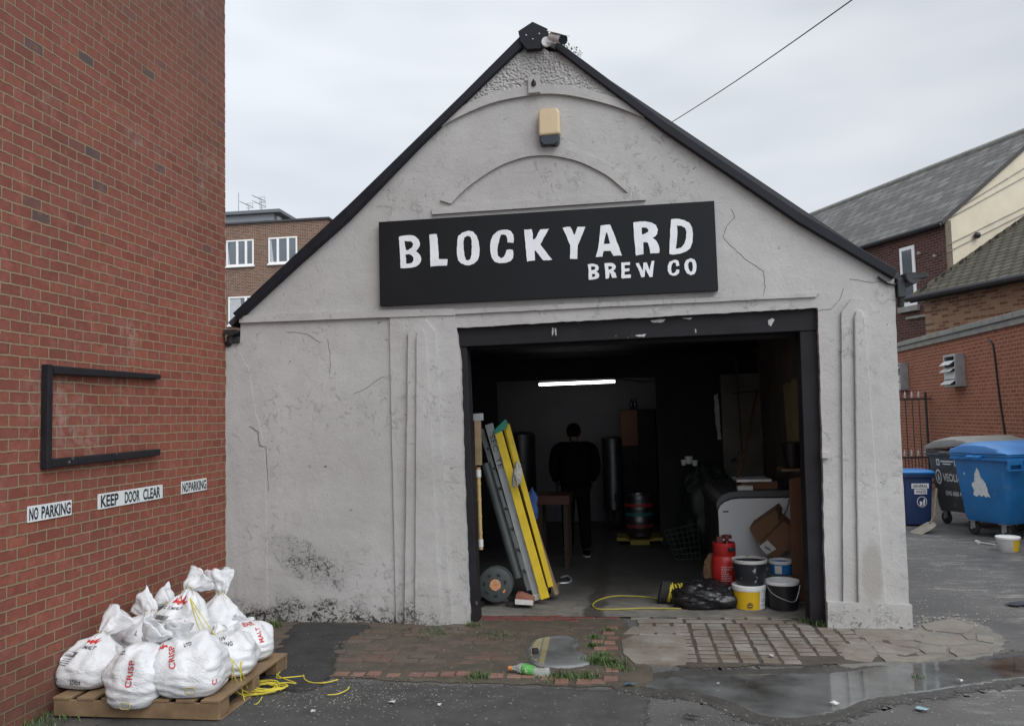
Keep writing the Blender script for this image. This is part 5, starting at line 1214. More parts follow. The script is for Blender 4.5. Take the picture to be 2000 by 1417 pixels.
# ================================================================ LITTER IN THE YARD
bt = thing('plastic_bottle', 'crushed clear plastic bottle with green label and orange cap on the paving', 'bottle', tuple(gr(1035, 1306)))
def bp(px, py, z): return gr(px, py, z)
spine = [bp(1000, 1304, .04), bp(1008, 1304, .042), bp(1018, 1304, .045), bp(1032, 1307, .042), bp(1048, 1311, .034), bp(1062, 1312, .034), bp(1074, 1311, .038)]
rad = [.014, .024, .042, .044, .036, .037, .040]
sp = smooth_path(spine, 5); b = MB(); rings = []
for i, p in enumerate(sp):
    t = i/(len(sp)-1)*6; k = int(min(t, 5)); r = rad[k]+(rad[k+1]-rad[k])*(t-k)
    d = (sp[min(i+1, len(sp)-1)]-sp[max(i-1, 0)]).normalized(); x = d.cross(Vector((0, 0, 1))).normalized(); y = x.cross(d)
    rings.append([p+x*r*math.cos(a)*(1+.1*noise.noise(Vector((i*.4, a, 1))))+y*r*.85*math.sin(a)*(1+.25*noise.noise(Vector((i*.35, a*1.2, 2)))) for a in [2*math.pi*j/20 for j in range(20)]])
b.loft(rings); b.build('body', M_BOTTLE, bt, smooth=True)
b = MB(); b.loft([[c+(p-c)*1.03 for p in rings[k] for c in [sum(rings[k], Vector())/20]] for k in range(12, 20)], False, False); b.build('label', M_LABELGREEN, bt, smooth=True)
d = (sp[0]-sp[1]).normalized(); b = MB(); b.tube([sp[0]-d*.002, sp[0]+d*.026], .017, 16); b.build('cap', M_CAPORANGE, bt, smooth=True)
def scrap(name, label, cat, px, py, s, mat, z=.012, grp=None, sx=1.3):
    s *= .72
    c = gr(px, py, z); b = MB(); k = 9; rg = []
    for lay in (0, .003):
        rg.append([c+Vector((s*sx*math.cos(2*math.pi*j/k)*(1+1.1*noise.noise(Vector((j*.9+.3, px*.37, 1.4)))), s*math.sin(2*math.pi*j/k)*(1+1.1*noise.noise(Vector((j*.9+.3, py*.37, 2.6)))), lay+.02*noise.noise(Vector((j*.8+.4, px*.31, 3.2)))+.012)) for j in range(k)])
    b.loft(rg); tag(b.build(name, mat, loc=tuple(c)), label, cat, grp)
scrap('plastic_scrap', 'flat blue plastic scrap at the corner of the brick paving', 'scrap', 1226, 1337, .045, M_BLUESCRAP, .015)
scrap('plastic_scrap', 'pale blue crumpled scrap on the tarmac below the long puddle', 'scrap', 1798, 1386, .04, M('pale blue scrap', (.25, .38, .42), .6, .2, 9, .2), .008)
scrap('paper_scrap', 'white paper scrap at the near edge of the long puddle', 'litter', 1630, 1375, .028, M_PAPER, .018)
scrap('paper_scrap', 'white paper scrap on dark tarmac in front of the left pier', 'litter', 763, 1373, .022, M_PAPER, .010, None, 2.)
scrap('paper_scrap', 'small white paper scrap on tarmac below the plastic bottle', 'litter', 858, 1378, .016, M_PAPER, .010)
scrap('paper_scrap', 'small white scrap near the bottom left of the tarmac strip', 'litter', 612, 1390, .014, M_PAPER, .010)
scrap('paper_scrap', 'white scrap floating at the far right of the long puddle', 'litter', 1876, 1331, .022, M_PAPER, .018)
scrap('paper_scrap', 'pale scrap lying on the stone setts in the doorway apron', 'litter', 1507, 1282, .022, M_PAPER, .020)
scrap('bottle_cap', 'small white cap at the left end of the long puddle', 'cap', 1402, 1337, .013, M_PAPER, .018, None, 1.)
scrap('dead_leaf', 'dark curled leaf on the tarmac below the puddle', 'leaf', 1352, 1402, .028, M_IRON, .010, None, 1.8)
scrap('slate_piece', 'dark purple flat piece on the lane at the right edge', 'scrap', 1990, 1180, .12, M('purple grey slate', (.03, .03, .05), .6, .2, 9, .2), .004, None, 1.5)
# broken box seen standing in the small puddle
b = MB(); c = gr(1046, 1276, .02); b.box(c+Vector((0, 0, .02)), (.045, .06, .04), Matrix.Rotation(.3, 3, 'Z')); tag(b.build('small_box', M_INK, loc=tuple(c), bevel=.003), 'tiny black box standing at the edge of the small puddle', 'box')
# grit, chips and grass that nobody could count
rr = random.Random(5)
b = MB()
def chip(q, s):
    a = rr.uniform(0, 3.14); u = Vector((math.cos(a), math.sin(a), 0)); v = Vector((-u.y, u.x, 0)); h = Vector((0, 0, s*.5))
    k = [rr.uniform(.5, 1) for _ in range(4)]
    P = [q+u*s*k[0]*rr.uniform(1, 2), q+v*s*k[1], q-u*s*k[2], q-v*s*k[3]]
    b.add(P+[q+h], [(0, 1, 4), (1, 2, 4), (2, 3, 4), (3, 0, 4)])
for i in range(900):
    px = rr.gauss(620, 190); py = rr.gauss(1352, 24)
    if px < 450 or py < 1320 or py > 1440: continue
    chip(gr(px, py, .010), rr.uniform(.003, .008))
for i in range(700): chip(gr(rr.uniform(1180, 1990), rr.uniform(1335, 1440), .004), rr.uniform(.003, .008))
for i in range(500): chip(gr(rr.uniform(1790, 2000), rr.uniform(1060, 1210), .004), rr.uniform(.004, .012))
for i in range(260): chip(gr(rr.uniform(560, 1180), rr.uniform(1222, 1318), .018), rr.uniform(.003, .007))
for i in range(200): chip(gr(rr.uniform(1100, 1560), rr.uniform(1140, 1215), .02), rr.uniform(.003, .007))
for i in range(120): chip(gr(rr.gauss(1850, 40), rr.gauss(1215, 8), .008), rr.uniform(.006, .018))
tag(b.build('grit', mud_mat('pale stone chips', (.20, .19, .17), (.38, .37, .34)), loc=(3, -1.5, 0)), 'scattered pale grit and stone chips over tarmac and paving', 'grit', None, 'stuff')
b = MB()
def tuft(px, py, nb, spread, h, z=.01):
    c = gr(px, py, z)
    for i in range(nb):
        q = c+Vector((rr.gauss(0, spread), rr.gauss(0, spread*.7), 0)); a = rr.uniform(0, 6.28); l = h*rr.uniform(.4, 1.2)
        tip_ = q+Vector((math.cos(a)*l*.7, math.sin(a)*l*.7, l)); s = Vector((-math.sin(a), math.cos(a), 0))*.003*rr.uniform(.7, 1.6); mid = q.lerp(tip_, .55)+Vector((0, 0, l*.12))
        b.add([q-s, q+s, mid+s*.8, mid-s*.8, tip_], [(0, 1, 2, 3), (3, 2, 4)])
for px, py, nb, sp_, h in [(1165, 1292, 260, .06, .045), (1196, 1296, 200, .05, .04), (1180, 1282, 120, .04, .04), (1100, 1322, 200, .07, .03), (1140, 1322, 160, .06, .03), (935, 1321, 160, .05, .03), (1160, 1262, 120, .03, .035), (1162, 1245, 90, .03, .03), (1185, 1232, 80, .03, .03), (1590, 1217, 160, .05, .06), (1605, 1222, 90, .04, .05), (528, 1224, 140, .05, .06), (850, 1235, 120, .12, .025), (970, 1240, 120, .1, .025), (60, 1412, 220, .12, .05), (1800, 1322, 20, .03, .02), (790, 1228, 60, .08, .02), (925, 1222, 60, .04, .04), (1208, 1306, 100, .05, .03)]:
    tuft(px, py, nb, sp_, h)
tag(b.build('grass', M_GRASS, loc=(3, -1, 0)), 'short grass and weeds growing in the joints of the paving', 'grass', None, 'stuff')
# ================================================================ INSIDE THE DOORWAY, LEFT
al_ = thing('aluminium_ladder', 'scuffed grey aluminium ladder leaning inside the left of the doorway', 'ladder', tuple(atY(1035, 1165, .9)))
def stile(p0, p1, w_, d_, mat, parent, name='stile'):
    b = MB(); b.bar(p0, p1, w_, d_, up=(0, 1, 0)); b.build(name, mat, parent, bevel=.003)
g0, g1 = atY(1052, 1170, .80), atY(955, 828, 1.0); stile(g0, g1, .085, .04, M_ALU, al_)
h0, h1 = atY(1034, 1152, 1.0), atY(940, 838, 1.15); stile(h0, h1, .05, .03, M_ALU, al_)
for k in range(1, 8):
    t = k/8; b = MB(); b.tube([g0.lerp(g1, t), h0.lerp(h1, t)], .014, 8); b.build('rung', M_ALU, al_)
b = MB(); b.bar(g0+(g0-g1).normalized()*.0, g0+(g1-g0).normalized()*.06, .095, .05); b.build('foot', M_DIRTYWHITE, al_, bevel=.004)
b = MB(); q = atY(966, 855, .97)
vs, fs = fit_text('SEC  TE', .36, .055)
dirn = (g0-g1).normalized(); acr = Vector((0, 1, 0)).cross(dirn).normalized(); nrm = dirn.cross(acr)
o_ = g1+dirn*.12
b.add([o_+dirn*v.x-acr*(v.y-.028)*(1) + Vector((0, -.0215, 0)) for v in vs], fs); b.build('print', M_INK, al_)
ys = thing('step_ladder', 'folded yellow step ladder with green top cap inside the left of doorway', 'ladder', tuple(atY(1070, 1165, .8)))
y0, y1 = atY(1065, 1168, .74), atY(973, 842, .92); stile(y0, y1, .080, .032, M_YELLOW, ys, 'front_stile')
z0, z1 = atY(1076, 1145, .84), atY(990, 828, .98); stile(z0, z1, .055, .03, M_YELLOW, ys, 'rear_stile')
stile(y0+Vector((-.055, .26, .02)), y1+Vector((-.06, .24, .0)), .08, .032, M_YELLOW, ys, 'front_stile'); stile(z0+Vector((-.055, .26, .02)), z1+Vector((-.06, .24, .0)), .055, .03, M_YELLOW, ys, 'rear_stile')
for k in range(1, 6):
    t = k/6.2; a = y0.lerp(y1, t); b = MB(); b.span((a.x-.06, a.y+.017, a.z-.012), (a.x+.0, a.y+.22, a.z+.012)); b.build('tread', M_ALU, ys, bevel=.003)
b = MB(); P = [(963, 842), (986, 818), (991, 822), (990, 836), (968, 848)]; b.prism([tuple(atY(x, y, .90)) for x, y in P], (-.05, .24, 0)); b.build('top_cap', M_GREENCAP, ys, bevel=.006)
b = MB(); b.bar(y0, y0.lerp(y1, .06), .088, .042); b.build('foot', M_YELLOW, ys, bevel=.004)
b = MB(); b.tube(smooth_path([atY(1010, 902, .70), atY(1004, 925, .70), atY(1003, 945, .71), atY(1007, 950, .72)], 4), .016, 8); b.build('spreader', M_GREYMETAL, ys)
def blob(name, c, size, mat, label, cat, seed, amp=.2, fr=3., n=36, k=24, parent=None, flat=None, world_tag=True):
    c = Vector(c); b = MB(); rings = []
    for i in range(1, k):
        a = math.pi*i/k; ring = []
        for j in range(n):
            t = 2*math.pi*j/n; u = Vector((math.sin(a)*math.cos(t), math.sin(a)*math.sin(t), -math.cos(a)))
            r = 1+amp*noise.noise(u*fr+Vector((seed, 0, 0)))+amp*.5*(1-2*abs(noise.noise(u*fr*2.3+Vector((0, seed, 0)))))+amp*.2*noise.noise(u*fr*6)
            p = c+Vector((u.x*size[0], u.y*size[1], u.z*size[2]))*r
            if flat is not None and p.z < flat: p.z = flat+.002*noise.noise(u*9)
            ring.append(p)
        rings.append(ring)
    b.loft(rings); o = b.build(name, mat, parent, loc=None if parent else tuple(c), smooth=True)
    if label: tag(o, label, cat)
    return o
blob('rag', atY(1012, 925, .70), (.035, .03, .10), M_RAG, 'pale rag hanging over the yellow step ladder', 'rag', 3, .35, 2.5)
blob('blue_cloth', atY(1040, 990, 1.05), (.05, .05, .16), M_BLUECLOTH, 'blue cloth hanging behind the yellow step ladder', 'cloth', 5, .3, 2.5)
b = MB(); b.bar(atY(1088, 1160, .95), atY(1016, 935, 1.15), .028, .14); tag(b.build('wood_strip', M_WOOD, loc=tuple(atY(1088, 1160, .95)), bevel=.003), 'thin brown wooden strip leaning beside the yellow ladder', 'board')
b = MB(); b.tube([atY(1012, 1128, .9), atY(948, 905, 1.05)], .052, 20); tag(b.build('drain_pipe', M_DARKPLASTIC, loc=tuple(atY(1012, 1128, .9)), smooth=True), 'dark grey plastic pipe leaning between timber prop and aluminium ladder', 'pipe')
tp = thing('timber_prop', 'pale weathered timber prop with metal top plate at the left door post', 'prop', tuple(atY(936, 910, .42)))
b = MB(); b.bar(atY(935, 908, .42), atY(933, 820, .42), .062, .06); b.build('post', M_WOOD, tp, bevel=.005)
b = MB(); b.bar(atY(929, 1075, .44), atY(927, 908, .44), .03, .05); b.build('lower_post', M_WOOD, tp, bevel=.004)
b = MB(); b.bar(atY(920, 815, .42), atY(944, 813.5, .42), .02, .07, up=(0, 0, 1)); b.build('top_plate', M_GREYMETAL, tp, bevel=.002)
bm_ = thing('bamboo_pole', 'thin bamboo pole taped at both ends beside the left door post', 'pole', tuple(atY(939, 1075, .40)))
b = MB(); P0_, P1_ = atY(939, 1072, .40), atY(934, 912, .40); ln_ = (P1_-P0_)
prof = []
b.tube([P0_.lerp(P1_, i/40) for i in range(41)], lambda t: .020+.004*(abs((t*5) % 1-.5) > .44), 12); b.build('cane', M_BAMBOO, bm_, smooth=True)
for t in (.03, .88):
    b = MB(); b.tube([P0_.lerp(P1_, t+.0), P0_.lerp(P1_, t+.03), P0_.lerp(P1_, t+.09)], .027, 12); b.build('tape', M_DIRTYWHITE, bm_, smooth=True)
# cable reel
rc = atY(967, 1142, .62); rr_ = .170
cr = thing('cable_reel', 'black cable drum on its stand with orange sticker inside the doorway', 'cable reel', (rc.x, rc.y, 0.016))
b = MB(); b.lathe([(.02, 0), (rr_-.03, 0), (rr_, .008), (rr_, .022), (rr_-.02, .03), (.06, .03)], rc, 48, 'Y'); b.build('front_flange', M_DARKPLASTIC, cr, smooth=True)
b = MB(); b.lathe([(.06, .031), (.11, .031), (.11, .12), (.06, .12)], rc, 32, 'Y'); b.build('wound_cable', M_BLACKPLASTIC, cr, smooth=True)
b = MB(); b.lathe([(.02, .121), (rr_, .121), (rr_, .14), (.02, .14)], rc, 40, 'Y'); b.build('rear_flange', M_DARKPLASTIC, cr, smooth=True)
b = MB(); b.lathe([(.0, -.006), (.052, -.006), (.058, .001), (.0, .001)], rc, 24, 'Y'); b.build('hub_sticker', M('orange green sticker', (.5, .22, .10), .5, .3, 30, 0, c2=(.45, .45, .35), thr=.55), cr)
for k in range(7):
    a = 2*math.pi*k/7+.3; q = rc+Vector((math.cos(a)*.107, -.002, math.sin(a)*.107)); b = MB(); b.box(q, (.036, .012, .02), Matrix.Rotation(-a+math.pi/2, 3, 'Y')); b.build('slot', M_INK if k != 6 else M_CAPORANGE, cr, bevel=.003)
b = MB()
for s in (.175, .20):
    b.tube([Vector((rc.x-.15, rc.y+s, .03)), Vector((rc.x-.10, rc.y+s, .06)), Vector((rc.x, rc.y+s, rc.z+.17)), Vector((rc.x+.10, rc.y+s, .06)), Vector((rc.x+.15, rc.y+s, .03))], .011, 8)
b.tube([Vector((rc.x, rc.y+.0, rc.z)), Vector((rc.x, rc.y+.2, rc.z))], .02, 8); b.span((rc.x+.12, rc.y+.0, .018), (rc.x+.19, rc.y+.19, .07)); b.span((rc.x-.19, rc.y+.0, .018), (rc.x-.12, rc.y+.19, .07)); b.build('stand', M_BLACKPLASTIC, cr, smooth=True)
# painted brick
pb = thing('broken_brick', 'broken red brick with one white painted face beside the cable drum', 'brick', tuple(gr(1023, 1180, .016)))
fz = gr(1005, 1180, .016); 
b = MB(); b.prism([tuple(atY(x, y, .56)) for x, y in [(1006, 1179), (1041, 1181), (1041, 1170), (1015, 1160), (1007, 1161)]], (0, .16, 0)); b.build('brick', M_BRICKRED, pb, bevel=.004)
b = MB(); b.prism([tuple(atY(x, y, .557)) for x, y in [(1006, 1179), (1041, 1181), (1041, 1171.5), (1006, 1169)]], (0, -.004, 0)); b.build('paint', M_DIRTYWHITE, pb)
b = MB(); b.tube(smooth_path([gr(1078, 1146, .03), gr(1090, 1139, .03), gr(1110, 1137, .03), gr(1116, 1131, .04), gr(1108, 1124, .05), gr(1096, 1127, .05)], 6), .011, 8); tag(b.build('bent_handle', M_GREYMETAL, loc=tuple(gr(1095, 1140)), smooth=True), 'bent pale metal handle on the floor right of the ladders', 'handle')
b = MB(); q = gr(1082, 1158, .016); b.box(q+Vector((0, .03, .05)), (.09, .10, .10), Matrix.Rotation(.3, 3, 'Z')); tag(b.build('wood_block', M('dark wood', (.09, .065, .045), .85, .2, 6, .3), loc=tuple(q), bevel=.006), 'dark wooden block at the foot of the yellow ladder', 'block')
# workbench
wbY = 2.7
wb = thing('workbench', 'dark red wooden bench standing in the shade left of the person', 'bench', tuple(atY(1080, 1080, wbY)))
a = atY(1045, 968, wbY); c = atY(1112, 985, wbY)
b = MB(); b.span((a.x-.1, wbY, c.z), (c.x, wbY+.6, a.z)); b.build('top', M('dark red wood', (.07, .02, .013), .7, .2, 5, .1), wb, bevel=.005)
for x in (a.x+.02, c.x-.08):
    for y in (wbY+.02, wbY+.5):
        b = MB(); b.span((x, y, .016), (x+.06, y+.06, c.z)); b.build('leg', M('dark bench leg', (.025, .016, .010), .8, .2, 5, .1), wb)

# ================================================================ PEOPLE
def skin_obj(name, pts, edges, mat, parent, sub=2, root=0):
    me = bpy.data.meshes.new(name); o = bpy.data.objects.new(name, me); col.objects.link(o); o.parent = parent
    me.from_pydata([p[:3] for p in pts], edges, []); me.materials.append(mat)
    m_ = o.modifiers.new('skin', 'SKIN'); m_.use_smooth_shade = True
    if not me.skin_vertices: raise RuntimeError('no skin layer')
    for i, p in enumerate(pts):
        r = p[3]; me.skin_vertices[0].data[i].radius = r if hasattr(r, '__len__') else (r, r); me.skin_vertices[0].data[i].use_root = (i == root)
    s_ = o.modifiers.new('sub', 'SUBSURF'); s_.levels = sub; s_.render_levels = sub
    return o
def person(label, loc, rotz, H=1.74, broad=1., armout=.10, bend=0.):
    root = thing('person', label, 'person', loc, rotz); k = H/1.74
    P = []; E_ = []
    def add(x, y, z, r, par=None):
        P.append((x*k, y*k, z*k, (r[0]*k, r[1]*k) if hasattr(r, '__len__') else r*k))
        if par is not None: E_.append((par, len(P)-1))
        return len(P)-1
    pel = add(0, 0, .95, (.15*broad, .11)); sp1 = add(0, -.01, 1.12, (.145*broad, .11), pel); ch = add(0, 0, 1.30, (.165*broad, .12), sp1); up = add(0, .01, 1.43, (.13*broad, .09), ch)
    nk = add(0, .02, 1.50, .058, up); h0 = add(0, .035, 1.57, .075, nk); h1 = add(0, .045, 1.64, (.08, .098), h0); add(0, .04, 1.69, (.07, .085), h1)
    nose = add(0, .135, 1.595, .014, h0)
    hands = []
    for s in (-1, 1):
        sh_ = add(s*.19*broad, 0, 1.415, .062, up); el = add(s*(.215*broad+armout*.6), -.01, 1.13, .045, sh_); wr = add(s*(.17*broad+armout), .19, .98, .03, el); pm = add(s*(.165*broad+armout), .235, .91, (.022, .042), wr)
        for i, (dy, ln) in enumerate(((-.03, .065), (-.01, .078), (.01, .082), (.03, .07))):
            f1 = add(s*(.163*broad+armout), .245+dy, .91-.035-ln*.5, .0088, pm); add(s*(.155*broad+armout-.012), .25+dy, .91-.035-ln, .0078, f1)
        t1 = add(s*(.150*broad+armout), .26, .945, .010, wr); add(s*(.135*broad+armout), .285, .91, .009, t1)
        hands.append(pm)
        hp = add(s*.09, 0, .90, .095, pel); kn = add(s*.11, .015, .50, .06, hp); an = add(s*.12, -.02, .09, .042, kn); add(s*.13, .10, .035, .032, an)
    skin_obj('body', P, E_, M_SKIN, root, 2)
    # clothes follow the body
    J = []; F_ = []
    def jadd(x, y, z, r, par=None):
        J.append((x*k, y*k, z*k, (r[0]*k, r[1]*k) if hasattr(r, '__len__') else r*k))
        if par is not None: F_.append((par, len(J)-1))
        return len(J)-1
    a0 = jadd(0, -.005, .86, (.19*broad, .15)); a1 = jadd(0, -.01, 1.10, (.185*broad, .145), a0); a2 = jadd(0, 0, 1.30, (.20*broad, .15), a1); a3 = jadd(0, .01, 1.44, (.15*broad, .11), a2); jadd(0, .015, 1.49, .085, a3)
    for s in (-1, 1):
        b1 = jadd(s*.20*broad, 0, 1.415, .085, a3); b2 = jadd(s*(.215*broad+armout*.6), -.01, 1.13, .068, b1); jadd(s*(.172*broad+armout), .18, .985, .052, b2)
    skin_obj('jacket', J, F_, M_CLOTHES, root, 2)
    J = []; F_ = []
    a0 = jadd(0, 0, .95, (.165*broad, .125))
    for s in (-1, 1):
        b1 = jadd(s*.095, 0, .88, .115, a0); b2 = jadd(s*.11, .01, .50, .088, b1); jadd(s*.12, -.015, .08, .075, b2)
    skin_obj('trousers', J, F_, M_TROUSERS, root, 2)
    b = MB(); b.sphere((0, .028*k, 1.655*k), (.098*k, .112*k, .10*k), 20, 14); b.build('hair', M_HAIR, root, world=False, smooth=True)
    for s in (-1, 1):
        b = MB(); b.loft([[Vector((s*.125+x*sc_, .03+y*sc_2, z))*1. for x, y in [(.05*math.cos(a), .14*math.sin(a)) for a in [2*math.pi*j/16 for j in range(16)]]] for z, sc_, sc_2 in ((.022, 1., 1.), (.06, .98, .96), (.09, .8, .6))]); b.build('shoe', M_CLOTHES, root, world=False, smooth=True)
        b = MB(); b.loft([[Vector((s*.125+.054*math.cos(a), .03+.145*math.sin(a), z)) for a in [2*math.pi*j/16 for j in range(16)]] for z in (0.001, .0215)]); b.build('sole', M_SOLE, root, world=False)
    for s in (-1, 1):
        b = MB(); b.sphere((s*.082*k, .03*k, 1.60*k), (.012*k, .022*k, .032*k), 10, 8); b.build('ear', M_SKIN, root, world=False, smooth=True)
    return root
pf = gr(1128, 1086, .016)
person('person in dark clothes standing back turned beneath the strip light', (pf.x, pf.y, .017), R(8), 1.765, 1.28, .02)

# ================================================================ BACK OF THE WORKSHOP
lt_ = thing('strip_light', 'lit white fluorescent strip light hanging under the dark ceiling', 'light', (3.1, 5.6, 2.44))
a = atY(1053, 750.5, 5.6); c = atY(1201, 744.5, 5.6)
b = MB(); b.tube([a, c], .023, 14); b.build('tube', M_TUBE, lt_, smooth=True)
b = MB(); b.bar(a+Vector((0, 0, .05)), c+Vector((0, 0, .05)), .06, .03, up=(0, 1, 0)); b.build('housing', M_DIRTYWHITE, lt_, bevel=.004)
b = MB()
for t in (.2, .8): q = a.lerp(c, t); b.tube([q+Vector((0, 0, .06)), q+Vector((0, 0, .47))], .004, 5)
b.build('hanger', M_GREYMETAL, lt_)
b = MB(); b.tube([c+Vector((0, 0, .05)), c+Vector((.5, .6, .0)), Vector((4.5, 7.1, 2.5))], .008, 5); b.build('wire', M_BLACKPLASTIC, lt_)
def vessel(label, px0, px1, pyt, Y, fl=None):
    a = atY(px0, pyt, Y); c = atY(px1, pyt, Y); r = (c.x-a.x)/2; cx = (a.x+c.x)/2; h = a.z
    v = thing('brewing_vessel', label, 'vessel', (cx, Y+r, .016), 0, 'steel vessels at the back')
    b = MB(); b.lathe([(r, .35), (r, h-.04)], (cx, Y+r, 0), 36); b.build('shell', M_STEEL, v, smooth=True)
    b = MB(); b.lathe([(r*1.04, h-.038), (r*1.04, h-.01), (r*.8, h+.02), (r*.1, h+.04), (r*.1, h+.08), (.005, h+.09)], (cx, Y+r, 0), 36); b.build('lid', M_STEEL, v, smooth=True)
    b = MB()
    for k in range(3): an = 2*math.pi*k/3+.5; b.tube([(cx+r*.8*math.cos(an), Y+r+r*.8*math.sin(an), .016), (cx+r*.8*math.cos(an), Y+r+r*.8*math.sin(an), .36)], .025, 8)
    b.build('legs', M_STEEL, v)
    b = MB(); b.tube([(cx, Y-.12, .5), (cx, Y+.01, .5)], .02, 8); b.tube([(cx+.04, Y-.08, .5), (cx+.04, Y-.08, .62)], .012, 8); b.build('tap', M_STEEL, v)
vessel('steel brewing vessel at the back left behind the ladders', 988, 1042, 848, 6.2)
vessel('steel brewing vessel between the person and the orange cabinet', 1174, 1214, 856, 6.0)
ca = thing('cabinet', 'tall dark cabinet with one orange brown upper door against the back wall', 'cabinet', (4.1, 6.9, .016))
a = atY(1210, 800, 6.6); c = atY(1280, 800, 6.6)
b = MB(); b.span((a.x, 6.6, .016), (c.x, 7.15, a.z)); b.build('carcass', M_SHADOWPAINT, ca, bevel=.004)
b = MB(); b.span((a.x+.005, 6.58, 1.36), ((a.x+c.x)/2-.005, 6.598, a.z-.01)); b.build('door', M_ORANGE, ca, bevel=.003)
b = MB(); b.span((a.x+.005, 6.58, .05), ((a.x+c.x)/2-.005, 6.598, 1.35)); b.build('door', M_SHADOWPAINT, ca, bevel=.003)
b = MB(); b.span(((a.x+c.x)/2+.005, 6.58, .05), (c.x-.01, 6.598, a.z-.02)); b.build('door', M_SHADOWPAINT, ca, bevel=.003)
for i, px in enumerate((1234, 1241)):
    q = atY(px, 799.5, 6.75); b = MB(); b.lathe([(.03, 0), (.034, .01), (.034, .11), (.012, .16), (.012, .2)], (q.x, 6.75, a.z), 14)
    tag(b.build('beer_bottle', M_NAVY, loc=(q.x, 6.75, a.z), smooth=True), ('left' if i == 0 else 'right')+' dark bottle standing on top of the orange cabinet', 'bottle', 'bottles on the cabinet')
# keg on its yellow stand
kq = gr(1250, 1062, .016); KX, KY = kq.x, kq.y+.15
kg = thing('beer_keg', 'steel beer keg with red and green bands on a yellow stand', 'keg', (KX, KY, .11))
prof = [(.13, .11), (.165, .12), (.175, .16), (.18, .20), (.196, .22), (.2, .30), (.206, .33), (.206, .36), (.2, .39), (.2, .48), (.206, .51), (.206, .54), (.2, .57), (.19, .63), (.17, .66), (.172, .72), (.16, .725), (.155, .68), (.1, .66), (.04, .67), (.04, .69), (.001, .69)]
b = MB(); b.lathe(prof, (KX, KY, 0), 40); b.build('shell', M_STEEL, kg, smooth=True)
for z, mat in ((.55, M('red band', (.25, .02, .02), .5, .1, 5, 0)), (.42, M('green band', (.01, .12, .10), .5, .1, 5, 0)), (.25, M('dark red band', (.15, .02, .02), .5, .1, 5, 0))):
    b = MB(); b.lathe([(.2075, z), (.2075, z+.05)], (KX, KY, 0), 40, 'Z', False, False); b.build('band', mat, kg, smooth=True)
yd = thing('keg_stand', 'yellow plastic keg stand on the floor under the beer keg', 'stand', (KX, KY, .016))
b = MB(); b.prism([(KX-.33, KY-.22, .07), (KX-.33, KY-.22, .12), (KX-.2, KY-.22, .12), (KX-.14, KY-.22, .085), (KX+.14, KY-.22, .085), (KX+.2, KY-.22, .12), (KX+.33, KY-.22, .12), (KX+.33, KY-.22, .07), (KX+.14, KY-.22, .07), (KX+.14, KY-.22, .016), (KX-.14, KY-.22, .016), (KX-.14, KY-.22, .07)], (0, .44, 0)); b.build('frame', M('dull yellow plastic', (.22, .16, .01), .6, .1, 6, 0), yd, bevel=.006)
# wire rack
wr_ = thing('wire_rack', 'dark green wire rack tipped on the floor beside the freezer', 'rack', tuple(gr(1320, 1092, .016)))
A_, B_, C_, D_ = gr(1320, 1092, .02), gr(1368, 1090, .02), atY(1362, 1022, 3.75), atY(1297, 1036, 3.8)
b = MB()
for t in [i/6 for i in range(7)]: b.tube([A_.lerp(B_, t), D_.lerp(C_, t)], .007, 6)
for t in [i/6 for i in range(7)]: b.tube([A_.lerp(D_, t), B_.lerp(C_, t)], .007, 6)
b.build('grid', M('dark green wire', (.05, .075, .06), .5, .1, 6, 0), wr_)
# freezer
FX0, FX1, FY0, FY1 = 4.86, 5.66, 1.9, 3.7
fz_ = thing('chest_freezer', 'white chest freezer with curved grey lid inside the right of the doorway', 'freezer', (5.25, 2.7, .016))
Hf = .93
crn = [(FX0, .03), (FX1, .03), (FX1, Hf), (FX0+.24, Hf), (FX0+.14, Hf-.012), (FX0+.07, Hf-.04), (FX0+.02, Hf-.085), (FX0, Hf-.13)]
b = MB(); b.prism([(x, FY0, z) for x, z in crn], (0, .05, 0)); b.build('end_panel', M_FREEZER, fz_, bevel=.006)
b = MB(); b.prism([(x+.004, FY0+.051, z-.003) for x, z in crn], (0, FY1-FY0-.05, 0)); b.build('body', M_FREEZERDARK, fz_, bevel=.006)
top = [(FX0-.012, Hf-.13), (FX0+.01, Hf-.078), (FX0+.06, Hf-.03), (FX0+.13, Hf), (FX0+.24, Hf+.014), (FX1+.01, Hf+.014)]
up_l = [(x-.01 if i < 3 else x, z+.07) for i, (x, z) in enumerate(top)]
b = MB(); b.prism([(x, FY0-.012, z) for x, z in top+up_l[::-1]], (0, FY1-FY0+.02, 0)); b.build('lid', M_FREEZERDARK, fz_, bevel=.006)
b = MB(); b.span((FX0+.05, FY0-.004, Hf-.15), (FX0+.11, FY0-.0005, Hf-.135)); b.build('badge', M_INK, fz_)
b = MB(); b.tube(smooth_path([atY(1541, 975, 1.88), atY(1538, 990, 1.87), atY(1530, 1005, 1.86), atY(1522, 1014, 1.86)], 5), .007, 6); b.build('mains_lead', M_FREEZERDARK, fz_)
FT = Hf+.086
def on_freezer(name, label, cat, px0, px1, d0, d1, z0, z1, mat, bev=.004):
    a = atY(px0, 960, FY0+d0); c = atY(px1, 960, FY0+d0); b = MB(); b.span((a.x, FY0+d0, FT+z0), (c.x, FY0+d1, FT+z1)); tag(b.build(name, mat, loc=((a.x+c.x)/2, FY0+(d0+d1)/2, FT+z0), bevel=bev), label, cat)
on_freezer('flat_box', 'low brown box on the freezer under the white tray', 'box', 1448, 1520, .15, .6, .0, .085, M_CARD)
on_freezer('paper_pack', 'small white paper pack beside the brown box on the freezer', 'paper', 1441, 1471, .03, .14, .0, .05, M_DIRTYWHITE)
